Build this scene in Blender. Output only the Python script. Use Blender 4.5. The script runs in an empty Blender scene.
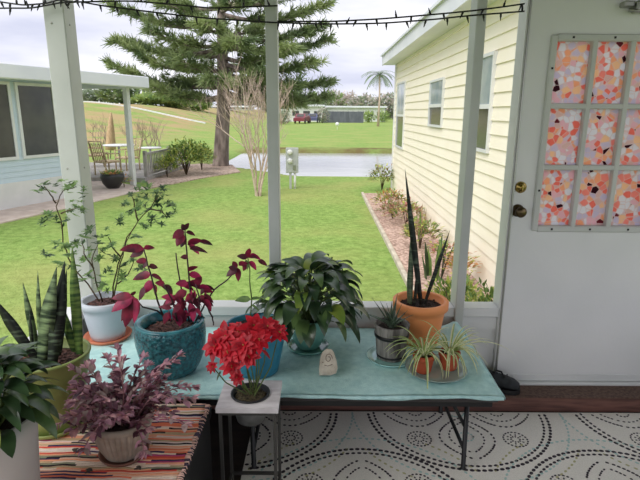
import bpy, math, random
from mathutils import Vector, Matrix, noise
R = random.Random(7)
PI = math.pi
scene = bpy.context.scene
COL = scene.collection

# ---------------------------------------------------------------- camera, sky, sun
HC = 1.585                       # camera height over the porch floor
TH = math.radians(13.8)          # pitch down
F = 520.0                        # focal length in pixels of a 640 wide frame
cam = bpy.data.objects.new('camera', bpy.data.cameras.new('camera'))
COL.objects.link(cam)
cam.data.sensor_width = 36; cam.data.lens = 36 * F / 640; cam.data.clip_end = 600
cam.location = (0, 0, HC)
cam.matrix_world = (Matrix.Translation((0, 0, HC)) @ Matrix.Rotation(PI/2 - TH, 4, 'X')
                    @ Matrix.Rotation(math.radians(0.35), 4, 'Z'))
scene.camera = cam
vs = scene.view_settings
vs.view_transform = 'Standard'; vs.look = 'None'; vs.gamma = 1; vs.use_curve_mapping = False
vs.exposure = 0.54

w = bpy.data.worlds.new('sky'); scene.world = w; w.use_nodes = True
nt = w.node_tree; nt.nodes.clear()
def _n(nt, t, **k):
    n = nt.nodes.new(t)
    for a, b in k.items(): setattr(n, a, b)
    return n
tc = _n(nt, 'ShaderNodeTexCoord'); mp = _n(nt, 'ShaderNodeMapping'); mp.inputs['Scale'].default_value = (1.2, 1.2, 5.5)
nz = _n(nt, 'ShaderNodeTexNoise'); nz.inputs['Scale'].default_value = 2.1; nz.inputs['Detail'].default_value = 5
rp = _n(nt, 'ShaderNodeValToRGB')
rp.color_ramp.elements[0].position = .36; rp.color_ramp.elements[0].color = (.50, .52, .64, 1)
rp.color_ramp.elements[1].position = .62; rp.color_ramp.elements[1].color = (.80, .80, .84, 1)
bg = _n(nt, 'ShaderNodeBackground'); bg.inputs['Strength'].default_value = 1.0
wo = _n(nt, 'ShaderNodeOutputWorld')
for a, b in ((tc.outputs['Generated'], mp.inputs['Vector']), (mp.outputs[0], nz.inputs['Vector']), (nz.outputs['Fac'], rp.inputs[0]),
             (rp.outputs[0], bg.inputs['Color']), (bg.outputs[0], wo.inputs['Surface'])): nt.links.new(a, b)
sl = bpy.data.lights.new('sun', 'SUN'); sl.energy = 2.1; sl.angle = math.radians(50); sl.color = (1, .97, .92)
so = bpy.data.objects.new('sun', sl); COL.objects.link(so)
so.rotation_euler = Vector((-.55, -.62, 1.0)).to_track_quat('Z', 'Y').to_euler()

# ---------------------------------------------------------------- helpers
def P(px, py, Y):
    u = (px-320)/F; v = (240-py)/F
    dy = math.cos(TH)+v*math.sin(TH); dz = -math.sin(TH)+v*math.cos(TH)
    return Vector((u/dy*Y, Y, HC+dz/dy*Y))
def G(px, py, z=0.0):
    v = (240-py)/F
    dy = math.cos(TH)+v*math.sin(TH); dz = -math.sin(TH)+v*math.cos(TH)
    return P(px, py, (z-HC)/dz*dy)
def lin(c): return c/12.92 if c <= .04045 else ((c+.055)/1.055)**2.4
def rgb(r, g, b): return (lin(r/255), lin(g/255), lin(b/255), 1)

def mat(name, c1, c2=None, rough=.6, scale=8, stretch=(1, 1, 1), detail=3, lo=.35, hi=.65, bump=0, bscale=None, metal=0,
        trans=0, spec=.5, coat=0, stops=None, bstretch=None):
    m = bpy.data.materials.new(name); m.use_nodes = True
    nt = m.node_tree; b = nt.nodes['Principled BSDF']
    b.inputs['Roughness'].default_value = rough; b.inputs['Metallic'].default_value = metal
    b.inputs['Specular IOR Level'].default_value = spec; b.inputs['Coat Weight'].default_value = coat
    b.inputs['Base Color'].default_value = c1
    tc = _n(nt, 'ShaderNodeTexCoord')
    def noisetex(sc, st, det):
        mp = _n(nt, 'ShaderNodeMapping'); mp.inputs['Scale'].default_value = st
        nt.links.new(tc.outputs['Object'], mp.inputs['Vector'])
        n = _n(nt, 'ShaderNodeTexNoise'); n.inputs['Scale'].default_value = sc; n.inputs['Detail'].default_value = det
        nt.links.new(mp.outputs[0], n.inputs['Vector']); return n
    if c2 or stops:
        n = noisetex(scale, stretch, detail)
        r = _n(nt, 'ShaderNodeValToRGB'); e = r.color_ramp.elements
        st = stops or [(lo, c1), (hi, c2)]
        e[0].position, e[0].color = st[0]; e[1].position, e[1].color = st[-1]
        for p, c in st[1:-1]:
            x = e.new(p); x.color = c
        nt.links.new(n.outputs['Fac'], r.inputs[0]); nt.links.new(r.outputs[0], b.inputs['Base Color'])
    if bump:
        n = noisetex(bscale or scale*3, bstretch or stretch, 4)
        bp = _n(nt, 'ShaderNodeBump'); bp.inputs['Strength'].default_value = bump; bp.inputs['Distance'].default_value = .02
        nt.links.new(n.outputs['Fac'], bp.inputs['Height']); nt.links.new(bp.outputs[0], b.inputs['Normal'])
    if trans:                                  # thin leaves let some light through
        tb = _n(nt, 'ShaderNodeBsdfTranslucent'); mx = _n(nt, 'ShaderNodeMixShader'); mx.inputs[0].default_value = trans
        if c2 or stops: nt.links.new(r.outputs[0], tb.inputs['Color'])
        else: tb.inputs['Color'].default_value = c1
        out = nt.nodes['Material Output']
        nt.links.new(b.outputs[0], mx.inputs[1]); nt.links.new(tb.outputs[0], mx.inputs[2]); nt.links.new(mx.outputs[0], out.inputs['Surface'])
    return m

class MB:
    def __init__(s): s.v = []; s.f = []; s.m = []; s.sm = []
    def add(s, vs, fs, mi=0, sm=False):
        k = len(s.v); s.v += [tuple(v) for v in vs]
        for f in fs: s.f.append(tuple(i+k for i in f)); s.m.append(mi); s.sm.append(sm)
        return s
    def box(s, x0, x1, y0, y1, z0, z1, mi=0, bev=0):
        if bev:
            b = min(bev, (x1-x0)/2.01, (y1-y0)/2.01, (z1-z0)/2.01)
            pts = []
            idx = {}
            for sx in (0, 1):
                for sy in (0, 1):
                    for sz in (0, 1):
                        X = (x0, x1)[sx]; Y = (y0, y1)[sy]; Z = (z0, z1)[sz]
                        dx = (b, -b)[sx]; dy = (b, -b)[sy]; dz = (b, -b)[sz]
                        idx[sx, sy, sz] = len(pts)
                        pts += [(X, Y+dy, Z+dz), (X+dx, Y, Z+dz), (X+dx, Y+dy, Z)]
            I = lambda a, b_, c, k: idx[a, b_, c]+k
            fs = []
            for a in (0, 1):
                fs.append([I(a, 0, 0, 0), I(a, 1, 0, 0), I(a, 1, 1, 0), I(a, 0, 1, 0)][::(1 if a else -1)])
                fs.append([I(0, a, 0, 1), I(1, a, 0, 1), I(1, a, 1, 1), I(0, a, 1, 1)][::(-1 if a else 1)])
                fs.append([I(0, 0, a, 2), I(1, 0, a, 2), I(1, 1, a, 2), I(0, 1, a, 2)][::(1 if a else -1)])
            for a in (0, 1):
                for c in (0, 1):
                    fs.append([I(a, c, 0, 0), I(a, c, 1, 0), I(a, c, 1, 1), I(a, c, 0, 1)])
                    fs.append([I(a, 0, c, 0), I(a, 1, c, 0), I(a, 1, c, 2), I(a, 0, c, 2)])
                    fs.append([I(0, a, c, 1), I(1, a, c, 1), I(1, a, c, 2), I(0, a, c, 2)])
            for a in (0, 1):
                for c in (0, 1):
                    for d in (0, 1): fs.append([I(a, c, d, 0), I(a, c, d, 1), I(a, c, d, 2)])
            return s.add(pts, fs, mi)
        v = [(x, y, z) for x in (x0, x1) for y in (y0, y1) for z in (z0, z1)]
        return s.add(v, [(0, 1, 3, 2), (4, 6, 7, 5), (0, 4, 5, 1), (2, 3, 7, 6), (0, 2, 6, 4), (1, 5, 7, 3)], mi)
    def tube(s, pts, r, n=8, mi=0, cap=True, sm=True):
        pts = [Vector(p) for p in pts]; rs = r if isinstance(r, (list, tuple)) else [r]*len(pts)
        v = []; fs = []; ref = None
        for i, p in enumerate(pts):
            t = (pts[min(i+1, len(pts)-1)]-pts[max(i-1, 0)])
            t = t.normalized() if t.length > 1e-9 else Vector((0, 0, 1))
            if ref is None: ref = Vector((1, 0, 0)) if abs(t.x) < .8 else Vector((0, 1, 0))
            a = (ref-t*ref.dot(t)).normalized(); b = t.cross(a); ref = a
            for k in range(n):
                an = 2*PI*k/n; v.append(p+(a*math.cos(an)+b*math.sin(an))*rs[i])
        for i in range(len(pts)-1):
            for k in range(n): fs.append((i*n+k, i*n+(k+1) % n, (i+1)*n+(k+1) % n, (i+1)*n+k))
        if cap: fs += [tuple(range(n))[::-1], tuple(range((len(pts)-1)*n, len(pts)*n))]
        return s.add(v, fs, mi, sm)
    def lathe(s, prof, c=(0, 0, 0), n=40, mi=0, rf=None, sm=True, cap=True):
        v = []; fs = []
        for r, z in prof:
            for k in range(n):
                a = 2*PI*k/n; q = r*(rf(a, z) if rf else 1)
                v.append((c[0]+q*math.cos(a), c[1]+q*math.sin(a), c[2]+z))
        for i in range(len(prof)-1):
            for k in range(n): fs.append((i*n+k, i*n+(k+1) % n, (i+1)*n+(k+1) % n, (i+1)*n+k))
        if cap and prof[0][0] > 1e-6: fs.append(tuple(range(n))[::-1])
        if cap and prof[-1][0] > 1e-6: fs.append(tuple(range((len(prof)-1)*n, len(prof)*n)))
        return s.add(v, fs, mi, sm)
    def blob(s, c, r, mi=0, n=10, jit=0, rnd=None):
        rx, ry, rz = r if isinstance(r, (tuple, list)) else (r, r, r)
        v = [(c[0], c[1], c[2]-rz)]; fs = []; m = max(4, n//2)
        for i in range(1, m):
            ph = -PI/2+PI*i/m
            for k in range(n):
                a = 2*PI*k/n; q = 1+(rnd.uniform(-jit, jit) if rnd else 0)
                v.append((c[0]+rx*q*math.cos(ph)*math.cos(a), c[1]+ry*q*math.cos(ph)*math.sin(a), c[2]+rz*q*math.sin(ph)))
        v.append((c[0], c[1], c[2]+rz)); L = len(v)-1
        for k in range(n):
            fs.append((0, 1+(k+1) % n, 1+k)); fs.append((L, L-n+k, L-n+(k+1) % n))
        for i in range(m-2):
            for k in range(n):
                a = 1+i*n+k; b = 1+i*n+(k+1) % n; fs.append((a, b, b+n, a+n))
        return s.add(v, fs, mi, True)
    def leaf(s, p, d, L, W, droop=.6, fold=.25, seg=6, mi=0, shape='leaf', thick=0, twist=0, side=None, mi2=None):
        p = Vector(p); d = Vector(d).normalized(); up = Vector((0, 0, 1))
        sd = side or d.cross(up)
        if sd.length < .05: sd = Vector((math.cos(twist*7+1), math.sin(twist*7+1), 0))
        sd = Vector(sd).normalized(); v = []; fs = []; st = L/seg
        if twist: sd = Matrix.Rotation(twist, 3, d) @ sd
        W0 = W
        for i in range(seg+1):
            t = i/seg
            if shape == 'leaf': q = math.sin(PI*min(1, t**.75*.97+.03))**.8
            elif shape == 'strap': q = min(1, .55+t*1.5)*(1-max(0, t-.35)/.65)**.6 if t < 1 else 0.02
            elif shape == 'sword': q = (.65+.35*math.sin(PI*min(1, t*1.1)))*(1 if t < .6 else max(.02, (1-(t-.6)/.4)**.65))
            elif shape == 'spike': q = max(.02, 1-t)
            hw = W/2*q; nrm = sd.cross(d).normalized()
            a = p-sd*hw+nrm*hw*fold; b = p+sd*hw+nrm*hw*fold
            if thick:
                th = thick*max(.15, q); v += [a, p+nrm*th*-.5, b, p+nrm*th*.5+nrm*hw*fold]
            else: v += [a, p.copy(), b]
            p = p+d*st
            d = (d+Vector((0, 0, -1))*droop/seg).normalized()
            sd = (sd-d*sd.dot(d)).normalized()
        k = 4 if thick else 3
        for i in range(seg):
            a = i*k; b = a+k
            if thick:
                for j in range(4): fs.append((a+j, a+(j+1) % 4, b+(j+1) % 4, b+j))
            else: fs += [(a, a+1, b+1, b), (a+1, a+2, b+2, b+1)]
        if mi2 is not None and not thick:
            s.add(v, [f for i, f in enumerate(fs) if i % 2 == 0], mi, True); s.add(v, [f for i, f in enumerate(fs) if i % 2], mi2, True)
            return p
        s.add(v, fs, mi, True); return p
    def build(s, name, mats, parent=None, loc=None, subsurf=0):
        me = bpy.data.meshes.new(name); me.from_pydata(s.v, [], s.f); me.validate()
        for m in (mats if isinstance(mats, (list, tuple)) else [mats]): me.materials.append(m)
        if len(me.polygons) == len(s.f):
            me.polygons.foreach_set('material_index', s.m); me.polygons.foreach_set('use_smooth', s.sm)
        me.update()
        o = bpy.data.objects.new(name, me); COL.objects.link(o)
        if parent: o.parent = parent
        if loc is not None: o.location = loc
        if subsurf:
            md = o.modifiers.new('sub', 'SUBSURF'); md.levels = md.render_levels = subsurf
        return o
def tag(o, label, cat, group=None, kind=None):
    o['label'] = label; o['category'] = cat
    if group: o['group'] = group
    if kind: o['kind'] = kind
    return o
def thing(name, label, cat, loc=(0, 0, 0), rz=0, group=None):
    o = bpy.data.objects.new(name, None); COL.objects.link(o); o.empty_display_size = .1
    o.location = loc; o.rotation_euler.z = rz
    return tag(o, label, cat, group)
def struct(o, label=None):
    o['kind'] = 'structure'
    if label: o['label'] = label
    return o
def copy_tree(o, parent=None):
    c = o.copy(); COL.objects.link(c); c.parent = parent
    for ch in list(o.children): copy_tree(ch, c)
    return c
def rv(z0=-1, z1=1):
    a = R.uniform(0, 2*PI); z = R.uniform(z0, z1); r = math.sqrt(max(0, 1-z*z)); return Vector((r*math.cos(a), r*math.sin(a), z))
def S(a, b, x):
    t = max(0, min(1, (x-a)/(b-a))); return t*t*(3-2*t)

# ---------------------------------------------------------------- materials
WHITE = mat('white_paint', rgb(226, 227, 226), rgb(216, 218, 217), .45, 3, bump=.03, bscale=40)
POSTM = mat('post_paint', rgb(200, 203, 200), rgb(190, 194, 190), .45, 4, bump=.03, bscale=60)
DOORM = mat('door_paint', rgb(234, 234, 234), rgb(226, 227, 227), .5, 2, bump=.03, bscale=50)
CEIL = mat('ceiling_paint', rgb(128, 122, 104), rough=.8)
DECKF = mat('dark_floor', rgb(48, 38, 34), rgb(34, 27, 25), .6, 3, (1, 8, 1))
CARPET = mat('brown_step_carpet', rgb(112, 90, 78), rgb(86, 66, 58), .95, 60, bump=.5, bscale=200)
STEPR = mat('brown_step_wood', rgb(126, 86, 76), rgb(92, 62, 56), .6, 6, (1, 1, 10))
BRASS = mat('brass', rgb(200, 175, 110), rgb(150, 125, 70), .25, 10, metal=1)
DBRASS = mat('aged_brass', rgb(110, 95, 70), rgb(70, 60, 48), .3, 10, metal=1)
STEEL = mat('grey_metal', rgb(170, 170, 165), rough=.35, metal=1)
BLACKM = mat('black_metal', rgb(30, 30, 32), rough=.4, metal=.2)
BLACKP = mat('black_plastic', rgb(20, 20, 22), rough=.5)
SOIL = mat('potting_soil', rgb(66, 50, 42), rgb(32, 24, 21), .95, 60, bump=1, bscale=120)
MULCH = mat('reddish_bark_soil', rgb(122, 84, 76), rgb(50, 36, 34), .95, 70, bump=1, bscale=90)
STEM = mat('brown_stem', rgb(92, 74, 50), rgb(60, 46, 36), .7, 30)
GSTEM = mat('green_stem', rgb(100, 120, 60), rgb(80, 92, 50), .6, 30)
DSTEM = mat('dark_purple_stem', rgb(58, 38, 42), rough=.6)

# ---------------------------------------------------------------- ground and far land
ZG = -.365
def pond(x, y):
    near = 19.2 + (16.6-19.2)*S(-3.4, -.4, x); far = 27.0
    if x < -4.2: return 0
    e = S(-4.2, -3.2, x)
    return min(S(near-.15, near+.35, y), 1-S(far-.6, far+.25, y))*e
def ground_h(x, y):
    mound = 2.9*S(-7, -27, x)*S(23, 60, y)*(1-.0*S(60, 90, y))
    bank = .12*math.exp(-((y-28)/1.0)**2)*S(-4, -2, x)
    return ZG - .5*pond(x, y) + mound + bank + .02*noise.noise(Vector((x*.4, y*.4, 0)))*S(2.8, 6, y)
def grid(xs, ys, fn, pred=None):
    m = MB(); v = [(x, y, fn(x, y)) for y in ys for x in xs]; n = len(xs)
    fs = [(j*n+i, j*n+i+1, (j+1)*n+i+1, (j+1)*n+i) for j in range(len(ys)-1) for i in range(n-1)]
    m.add(v, fs, 0, True); return m
def fr(a, b, s):
    n = max(1, int(round((b-a)/s))); return [a+(b-a)*i/n for i in range(n+1)]
xs = fr(-120, -32, 8)[:-1]+fr(-32, -6, 1)[:-1]+fr(-6, 8, .25)[:-1]+fr(8, 30, 2)[:-1]+fr(30, 120, 15)
ys = fr(-12, 2.8, 2)[:-1]+fr(2.8, 15, .5)[:-1]+fr(15, 31, .2)[:-1]+fr(31, 71, 2)[:-1]+fr(71, 261, 15)
GRASS = mat('lawn', rgb(150, 176, 96), rgb(118, 152, 72), .95, .9, detail=8, lo=.3, hi=.7)
def build_grass():
    m = GRASS; nt = m.node_tree; b = nt.nodes['Principled BSDF']; b.inputs['Specular IOR Level'].default_value = .1
    tc = _n(nt, 'ShaderNodeTexCoord')
    n1 = _n(nt, 'ShaderNodeTexNoise'); n1.inputs['Scale'].default_value = 9; n1.inputs['Detail'].default_value = 8; n1.inputs['Roughness'].default_value = .75
    n2 = _n(nt, 'ShaderNodeTexNoise'); n2.inputs['Scale'].default_value = .55; n2.inputs['Detail'].default_value = 4
    r1 = _n(nt, 'ShaderNodeValToRGB'); e = r1.color_ramp.elements
    e[0].position = .3; e[0].color = rgb(96, 126, 56); e[1].position = .7; e[1].color = rgb(158, 184, 104)
    r2 = _n(nt, 'ShaderNodeValToRGB'); e = r2.color_ramp.elements
    e[0].position = .42; e[0].color = (0, 0, 0, 1); e[1].position = .66; e[1].color = (1, 1, 1, 1)
    mx = _n(nt, 'ShaderNodeMix', data_type='RGBA'); mx.inputs['B'].default_value = rgb(168, 164, 104)
    ml = _n(nt, 'ShaderNodeMath', operation='MULTIPLY'); ml.inputs[1].default_value = .5
    L = nt.links.new
    L(tc.outputs['Object'], n1.inputs['Vector']); L(tc.outputs['Object'], n2.inputs['Vector'])
    L(n1.outputs['Fac'], r1.inputs[0]); L(n2.outputs['Fac'], r2.inputs[0]); L(r2.outputs[0], ml.inputs[0])
    L(ml.outputs[0], mx.inputs['Factor']); L(r1.outputs[0], mx.inputs['A'])
    # dry brown slope on the left of the rise and along the pond banks
    geo = _n(nt, 'ShaderNodeNewGeometry'); sp = _n(nt, 'ShaderNodeSeparateXYZ'); L(geo.outputs['Position'], sp.inputs[0])
    def mr(sock, a, b_, c, d):
        x = _n(nt, 'ShaderNodeMapRange'); x.inputs['From Min'].default_value = a; x.inputs['From Max'].default_value = b_
        x.inputs['To Min'].default_value = c; x.inputs['To Max'].default_value = d; L(sock, x.inputs['Value']); return x.outputs[0]
    a = mr(sp.outputs['X'], -9, -14, 0, 1); b2 = mr(sp.outputs['Y'], 24, 32, 0, 1)
    ab = _n(nt, 'ShaderNodeMath', operation='MULTIPLY'); L(a, ab.inputs[0]); L(b2, ab.inputs[1])
    n3 = _n(nt, 'ShaderNodeTexNoise'); n3.inputs['Scale'].default_value = .35; n3.inputs['Detail'].default_value = 3; L(tc.outputs['Object'], n3.inputs['Vector'])
    c = mr(n3.outputs['Fac'], .38, .55, 0, .8)
    abc = _n(nt, 'ShaderNodeMath', operation='MULTIPLY'); L(ab.outputs[0], abc.inputs[0]); L(c, abc.inputs[1])
    mx2 = _n(nt, 'ShaderNodeMix', data_type='RGBA'); mx2.inputs['B'].default_value = rgb(178, 150, 116)
    L(abc.outputs[0], mx2.inputs['Factor']); L(mx.outputs['Result'], mx2.inputs['A'])
    # far bank: bare reedy strip
    k1 = mr(sp.outputs['Y'], 26.2, 26.6, 0, 1); k2 = mr(sp.outputs['Y'], 28.5, 30.5, 1, 0)
    k3 = mr(sp.outputs['X'], -4.6, -3.6, 0, 1)
    p1 = _n(nt, 'ShaderNodeMath', operation='MULTIPLY'); L(k1, p1.inputs[0]); L(k2, p1.inputs[1])
    p2 = _n(nt, 'ShaderNodeMath', operation='MULTIPLY'); L(p1.outputs[0], p2.inputs[0]); L(k3, p2.inputs[1])
    mx3 = _n(nt, 'ShaderNodeMix', data_type='RGBA'); mx3.inputs['B'].default_value = rgb(112, 100, 66)
    nb = _n(nt, 'ShaderNodeTexNoise'); nb.inputs['Scale'].default_value = 1.1; nb.inputs['Detail'].default_value = 6; L(tc.outputs['Object'], nb.inputs['Vector'])
    p3 = _n(nt, 'ShaderNodeMath', operation='MULTIPLY'); L(p2.outputs[0], p3.inputs[0]); L(mr(nb.outputs['Fac'], .35, .6, .25, 1), p3.inputs[1]); L(p3.outputs[0], mx3.inputs['Factor']); L(mx2.outputs['Result'], mx3.inputs['A'])
    L(mx3.outputs['Result'], b.inputs['Base Color'])
    bp = _n(nt, 'ShaderNodeBump'); bp.inputs['Strength'].default_value = .7; bp.inputs['Distance'].default_value = .04
    n4 = _n(nt, 'ShaderNodeTexNoise'); n4.inputs['Scale'].default_value = 28; n4.inputs['Detail'].default_value = 6; L(tc.outputs['Object'], n4.inputs['Vector'])
    L(n4.outputs['Fac'], bp.inputs['Height']); L(bp.outputs[0], b.inputs['Normal'])
build_grass()
struct(grid(xs, ys, ground_h).build('ground', GRASS), 'green lawn and far field')
WATER = mat('pond_water', rgb(186, 188, 186), rgb(170, 174, 172), .12, .6, (1, 4, 1), bump=.06, bscale=5, bstretch=(1, 3, 1))
wat = MB().box(-4.4, 40, 16, 28, ZG-.5, ZG-.09).build('pond', WATER)
tag(wat, 'grey pond water lying between lawn and far field', 'pond')
# concrete walk and mulch strip beside the left house
CONC = mat('pinkish_concrete', rgb(214, 198, 186), rgb(196, 178, 166), .9, 5, bump=.2, bscale=30)
GRAVEL = mat('pink_gravel', rgb(206, 184, 170), rgb(150, 128, 112), .95, 14, detail=6, bump=.8, bscale=30)
def sheet(pts_near, pts_far, z, t=.04):
    m = MB(); n = len(pts_near); v = []
    for a, b in zip(pts_near, pts_far):
        v += [(a[0], a[1], z), (b[0], b[1], z), (a[0], a[1], z-t), (b[0], b[1], z-t)]
    fs = []
    for i in range(n-1):
        k = i*4; fs += [(k, k+4, k+5, k+1), (k+2, k+3, k+7, k+6), (k, k+2, k+6, k+4), (k+1, k+5, k+7, k+3)]
    fs += [(0, 1, 3, 2), (n*4-4, n*4-2, n*4-1, n*4-3)]
    return m.add(v, fs)
pn = [G(-120, 262, ZG), G(0, 226, ZG), G(94, 204, ZG), G(150, 190, ZG)]
pf = [p+Vector((-2.2, 1.9, 0)) for p in pn]
struct(sheet(pn, pf, ZG+.02).build('path', CONC), 'pale pinkish concrete path along the left house')
g1 = [G(150, 190, ZG), G(180, 184, ZG), G(210, 178, ZG), G(240, 173, ZG)]
g2 = [G(140, 168, ZG), G(175, 167, ZG), G(200, 165, ZG), G(232, 166, ZG)]
struct(sheet(g1, g2, ZG+.03, .06).build('gravel_bed', GRAVEL), 'pinkish gravel bed under shrub and pine')

# ---------------------------------------------------------------- porch shell
YW = 2.70
struct(MB().box(-1.36, 2.6, -2.0, YW+.08, -.1, 0).build('floor', DECKF))
struct(MB().box(-1.36, 2.6, -2.0, YW+.07, ZG-.3, -.1).build('trim_1', WHITE), 'porch foundation skirt')
struct(MB().box(-1.45, 2.7, -3.1, YW+.15, 2.46, 2.56).build('ceiling', CEIL))
# front wall: low panel, sill, posts, header
fw = struct(MB().box(-1.32, .982, YW, YW+.06, 0, .50).build('wall_front', WHITE), 'low white wall panel under the screens')
sill = MB(); sill.box(-1.222, .737, YW-.035, YW+.07, .50, .553, bev=.004); sill.box(.784, .98, YW-.035, YW+.07, .50, .553, bev=.004)
sill.box(-1.222, .737, YW-.012, YW, .42, .50); sill.box(.784, .98, YW-.012, YW, .42, .50)
struct(sill.build('trim_2', WHITE), 'white window sill rail')
def post(x0, x1, y0, y1, z0=0, z1=2.3, n=3):
    m = MB(); m.box(x0, x1, y0, y1, z0, z1, bev=.003)
    return m
cpost = struct(MB().box(-1.32, -1.222, YW-.05, YW+.07, 0, 2.3, bev=.004).build('trim_3', POSTM), 'wide white corner post')
def screw(x, y, z, ax):
    k = MB(); k.lathe([(.005, 0), (.005, .002), (.003, .0035), (0, .004)], n=10)
    q = MB(); q.add([((x+a, y-c, z+b) if ax == 'y' else (x+c, y+a, z+b)) for a, b, c in k.v], k.f, 0, True); q.build('screw', STEEL, cpost)
for z in (1.99, 1.30):
    screw(-1.285, YW-.05, z, 'y'); screw(-1.222, YW, z, 'x')
struct(MB().box(-.270, -.212, YW-.03, YW+.05, .553, 2.3, bev=.003).build('trim_4', POSTM), 'slim white middle post')
struct(MB().box(.737, .784, YW-.05, YW+.07, 0, 2.3, bev=.004).build('trim_5', POSTM), 'white post between screen bays')
struct(MB().box(-1.32, .982, YW-.04, YW+.07, 2.26, 2.46).build('trim_7', POSTM), 'white header above screens')
# left low wall with sill, post further back
struct(MB().box(-1.35, -1.29, -2.0, YW-.05, 0, .50).build('wall_left', WHITE))
struct(MB().box(-1.37, -1.262, -2.0, YW-.05, .50, .553, bev=.004).build('trim_8', WHITE), 'white sill of left screens')
struct(MB().box(-1.36, -1.28, -.2, -.1, .553, 2.46).build('trim_9', POSTM))
struct(MB().box(-1.36, -1.28, -2.0, YW-.05, 2.3, 2.46).build('trim_10', POSTM))
struct(MB().box(2.3, 2.4, -2.0, YW, 0, .50).build('wall_right', WHITE))
struct(MB().box(2.3, 2.4, -.2, -.1, .5, 2.46).build('trim_14', POSTM)); struct(MB().box(2.3, 2.4, -2.0, YW, 2.3, 2.46).build('trim_15', POSTM))
# door wall around the door
dw = MB(); dw.box(.982, 1.004, YW-.03, YW+.08, 0, 2.46); dw.box(1.004, 2.3, YW, YW+.08, 2.11, 2.46); dw.box(1.862, 2.3, YW, YW+.08, 0, 2.46); dw.box(1.004, 1.862, YW+.0, YW+.08, 0, .095)
struct(dw.build('wall_back', WHITE), 'white door wall')
jm = MB(); jm.box(.990, .997, YW-.04, YW-.03, .1, 2.14)
struct(jm.build('trim_11', STEEL), 'door jamb strips')
# step
struct(MB().box(-1.28, 2.3, 2.545, YW, 0, .088).build('trim_12', STEPR), 'brown step along the wall')
struct(MB().box(-1.28, 2.3, 2.53, YW-.002, .088, .098, bev=.003).build('trim_13', CARPET), 'dark brown carpet strip on the step')
# ---------- the door
door = MB()
X0, X1, Z0, Z1 = 1.004, 1.862, .115, 2.11
LX0, LX1, LZ0, LZ1 = 1.115, 1.725, .985, 1.955
yf = YW-.022; yb = YW+.022
door.box(X0, LX0, yf, yb, Z0, Z1); door.box(LX1, X1, yf, yb, Z0, Z1)
door.box(LX0, LX1, yf, yb, Z0, LZ0); door.box(LX0, LX1, yf, yb, LZ1, Z1)
d = struct(door.build('door_1', DOORM), 'white metal entry door')
fm = MB(); t = .028; yo = yf-.014
fm.box(LX0-.005, LX0+t, yo, yb+.01, LZ0, LZ1, bev=.006); fm.box(LX1-t, LX1+.005, yo, yb+.01, LZ0, LZ1, bev=.006)
fm.box(LX0+t-.004, LX1-t+.004, yo, yb+.01, LZ0-.005, LZ0+t, bev=.006); fm.box(LX0+t-.004, LX1-t+.004, yo, yb+.01, LZ1-t, LZ1+.005, bev=.006)
w3 = (LX1-LX0-2*t); h3 = (LZ1-LZ0-2*t)
for k in (1, 2):
    x = LX0+t+w3*k/3; fm.box(x-.013, x+.013, yo+.004, yb, LZ0+t-.004, LZ1-t+.004, bev=.004)
    z = LZ0+t+h3*k/3; fm.box(LX0+t-.004, LX1-t+.004, yo+.006, yb-.002, z-.013, z+.013, bev=.004)
fm.build('window_frame', mat('grey_white_frame', rgb(206, 207, 204), rgb(198, 200, 197), .5, 3), d)
sm_ = MB()
for (x, z) in ((LX0+.1, LZ1-.012), (LX0+.3, LZ1-.012), (LX0+.5, LZ1-.012), (LX0+.1, LZ0+.012), (LX0+.3, LZ0+.012), (LX0+.5, LZ0+.012), (LX0+.012, 1.8), (LX0+.012, 1.2)):
    sm_.box(x-.005, x+.005, yo-.002, yo+.001, z-.005, z+.005)
sm_.build('frame_screws', BLACKP, d)
def film():
    m = bpy.data.materials.new('mosaic_window_film'); m.use_nodes = True; nt = m.node_tree; b = nt.nodes['Principled BSDF']; L = nt.links.new
    tc = _n(nt, 'ShaderNodeTexCoord'); mp = _n(nt, 'ShaderNodeMapping'); mp.inputs['Scale'].default_value = (1, .01, 1)
    L(tc.outputs['Object'], mp.inputs['Vector'])
    v = _n(nt, 'ShaderNodeTexVoronoi'); v.inputs['Scale'].default_value = 35; v2 = _n(nt, 'ShaderNodeTexVoronoi', feature='DISTANCE_TO_EDGE'); v2.inputs['Scale'].default_value = 35
    L(mp.outputs[0], v.inputs['Vector']); L(mp.outputs[0], v2.inputs['Vector'])
    s = _n(nt, 'ShaderNodeSeparateColor'); L(v.outputs['Color'], s.inputs[0])
    r = _n(nt, 'ShaderNodeValToRGB'); r.color_ramp.interpolation = 'CONSTANT'; e = r.color_ramp.elements
    cs = [(0, (90, 40, 60)), (.025, (250, 166, 156)), (.16, (252, 204, 176)), (.27, (240, 240, 250)), (.50, (252, 184, 178)), (.58, (244, 212, 224)), (.70, (252, 222, 196)), (.79, (226, 220, 240)), (.93, (236, 214, 214)), (.985, (150, 70, 86))]
    e[0].position = 0; e[0].color = rgb(*cs[0][1]); e[1].position = cs[1][0]; e[1].color = rgb(*cs[1][1])
    for p, c in cs[2:]: x = e.new(p); x.color = rgb(*c)
    L(s.outputs[0], r.inputs[0])
    lt = _n(nt, 'ShaderNodeMath', operation='LESS_THAN'); lt.inputs[1].default_value = .05; L(v2.outputs['Distance'], lt.inputs[0])
    mx = _n(nt, 'ShaderNodeMix', data_type='RGBA'); mx.inputs['B'].default_value = rgb(238, 222, 226); L(lt.outputs[0], mx.inputs['Factor']); L(r.outputs[0], mx.inputs['A'])
    L(mx.outputs['Result'], b.inputs['Base Color']); b.inputs['Roughness'].default_value = .35
    tb = _n(nt, 'ShaderNodeBsdfTranslucent'); L(mx.outputs['Result'], tb.inputs['Color'])
    ms = _n(nt, 'ShaderNodeMixShader'); ms.inputs[0].default_value = .88
    L(b.outputs[0], ms.inputs[1]); L(tb.outputs[0], ms.inputs[2]); L(ms.outputs[0], nt.nodes['Material Output'].inputs['Surface']); return m
FILM = film()
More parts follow.
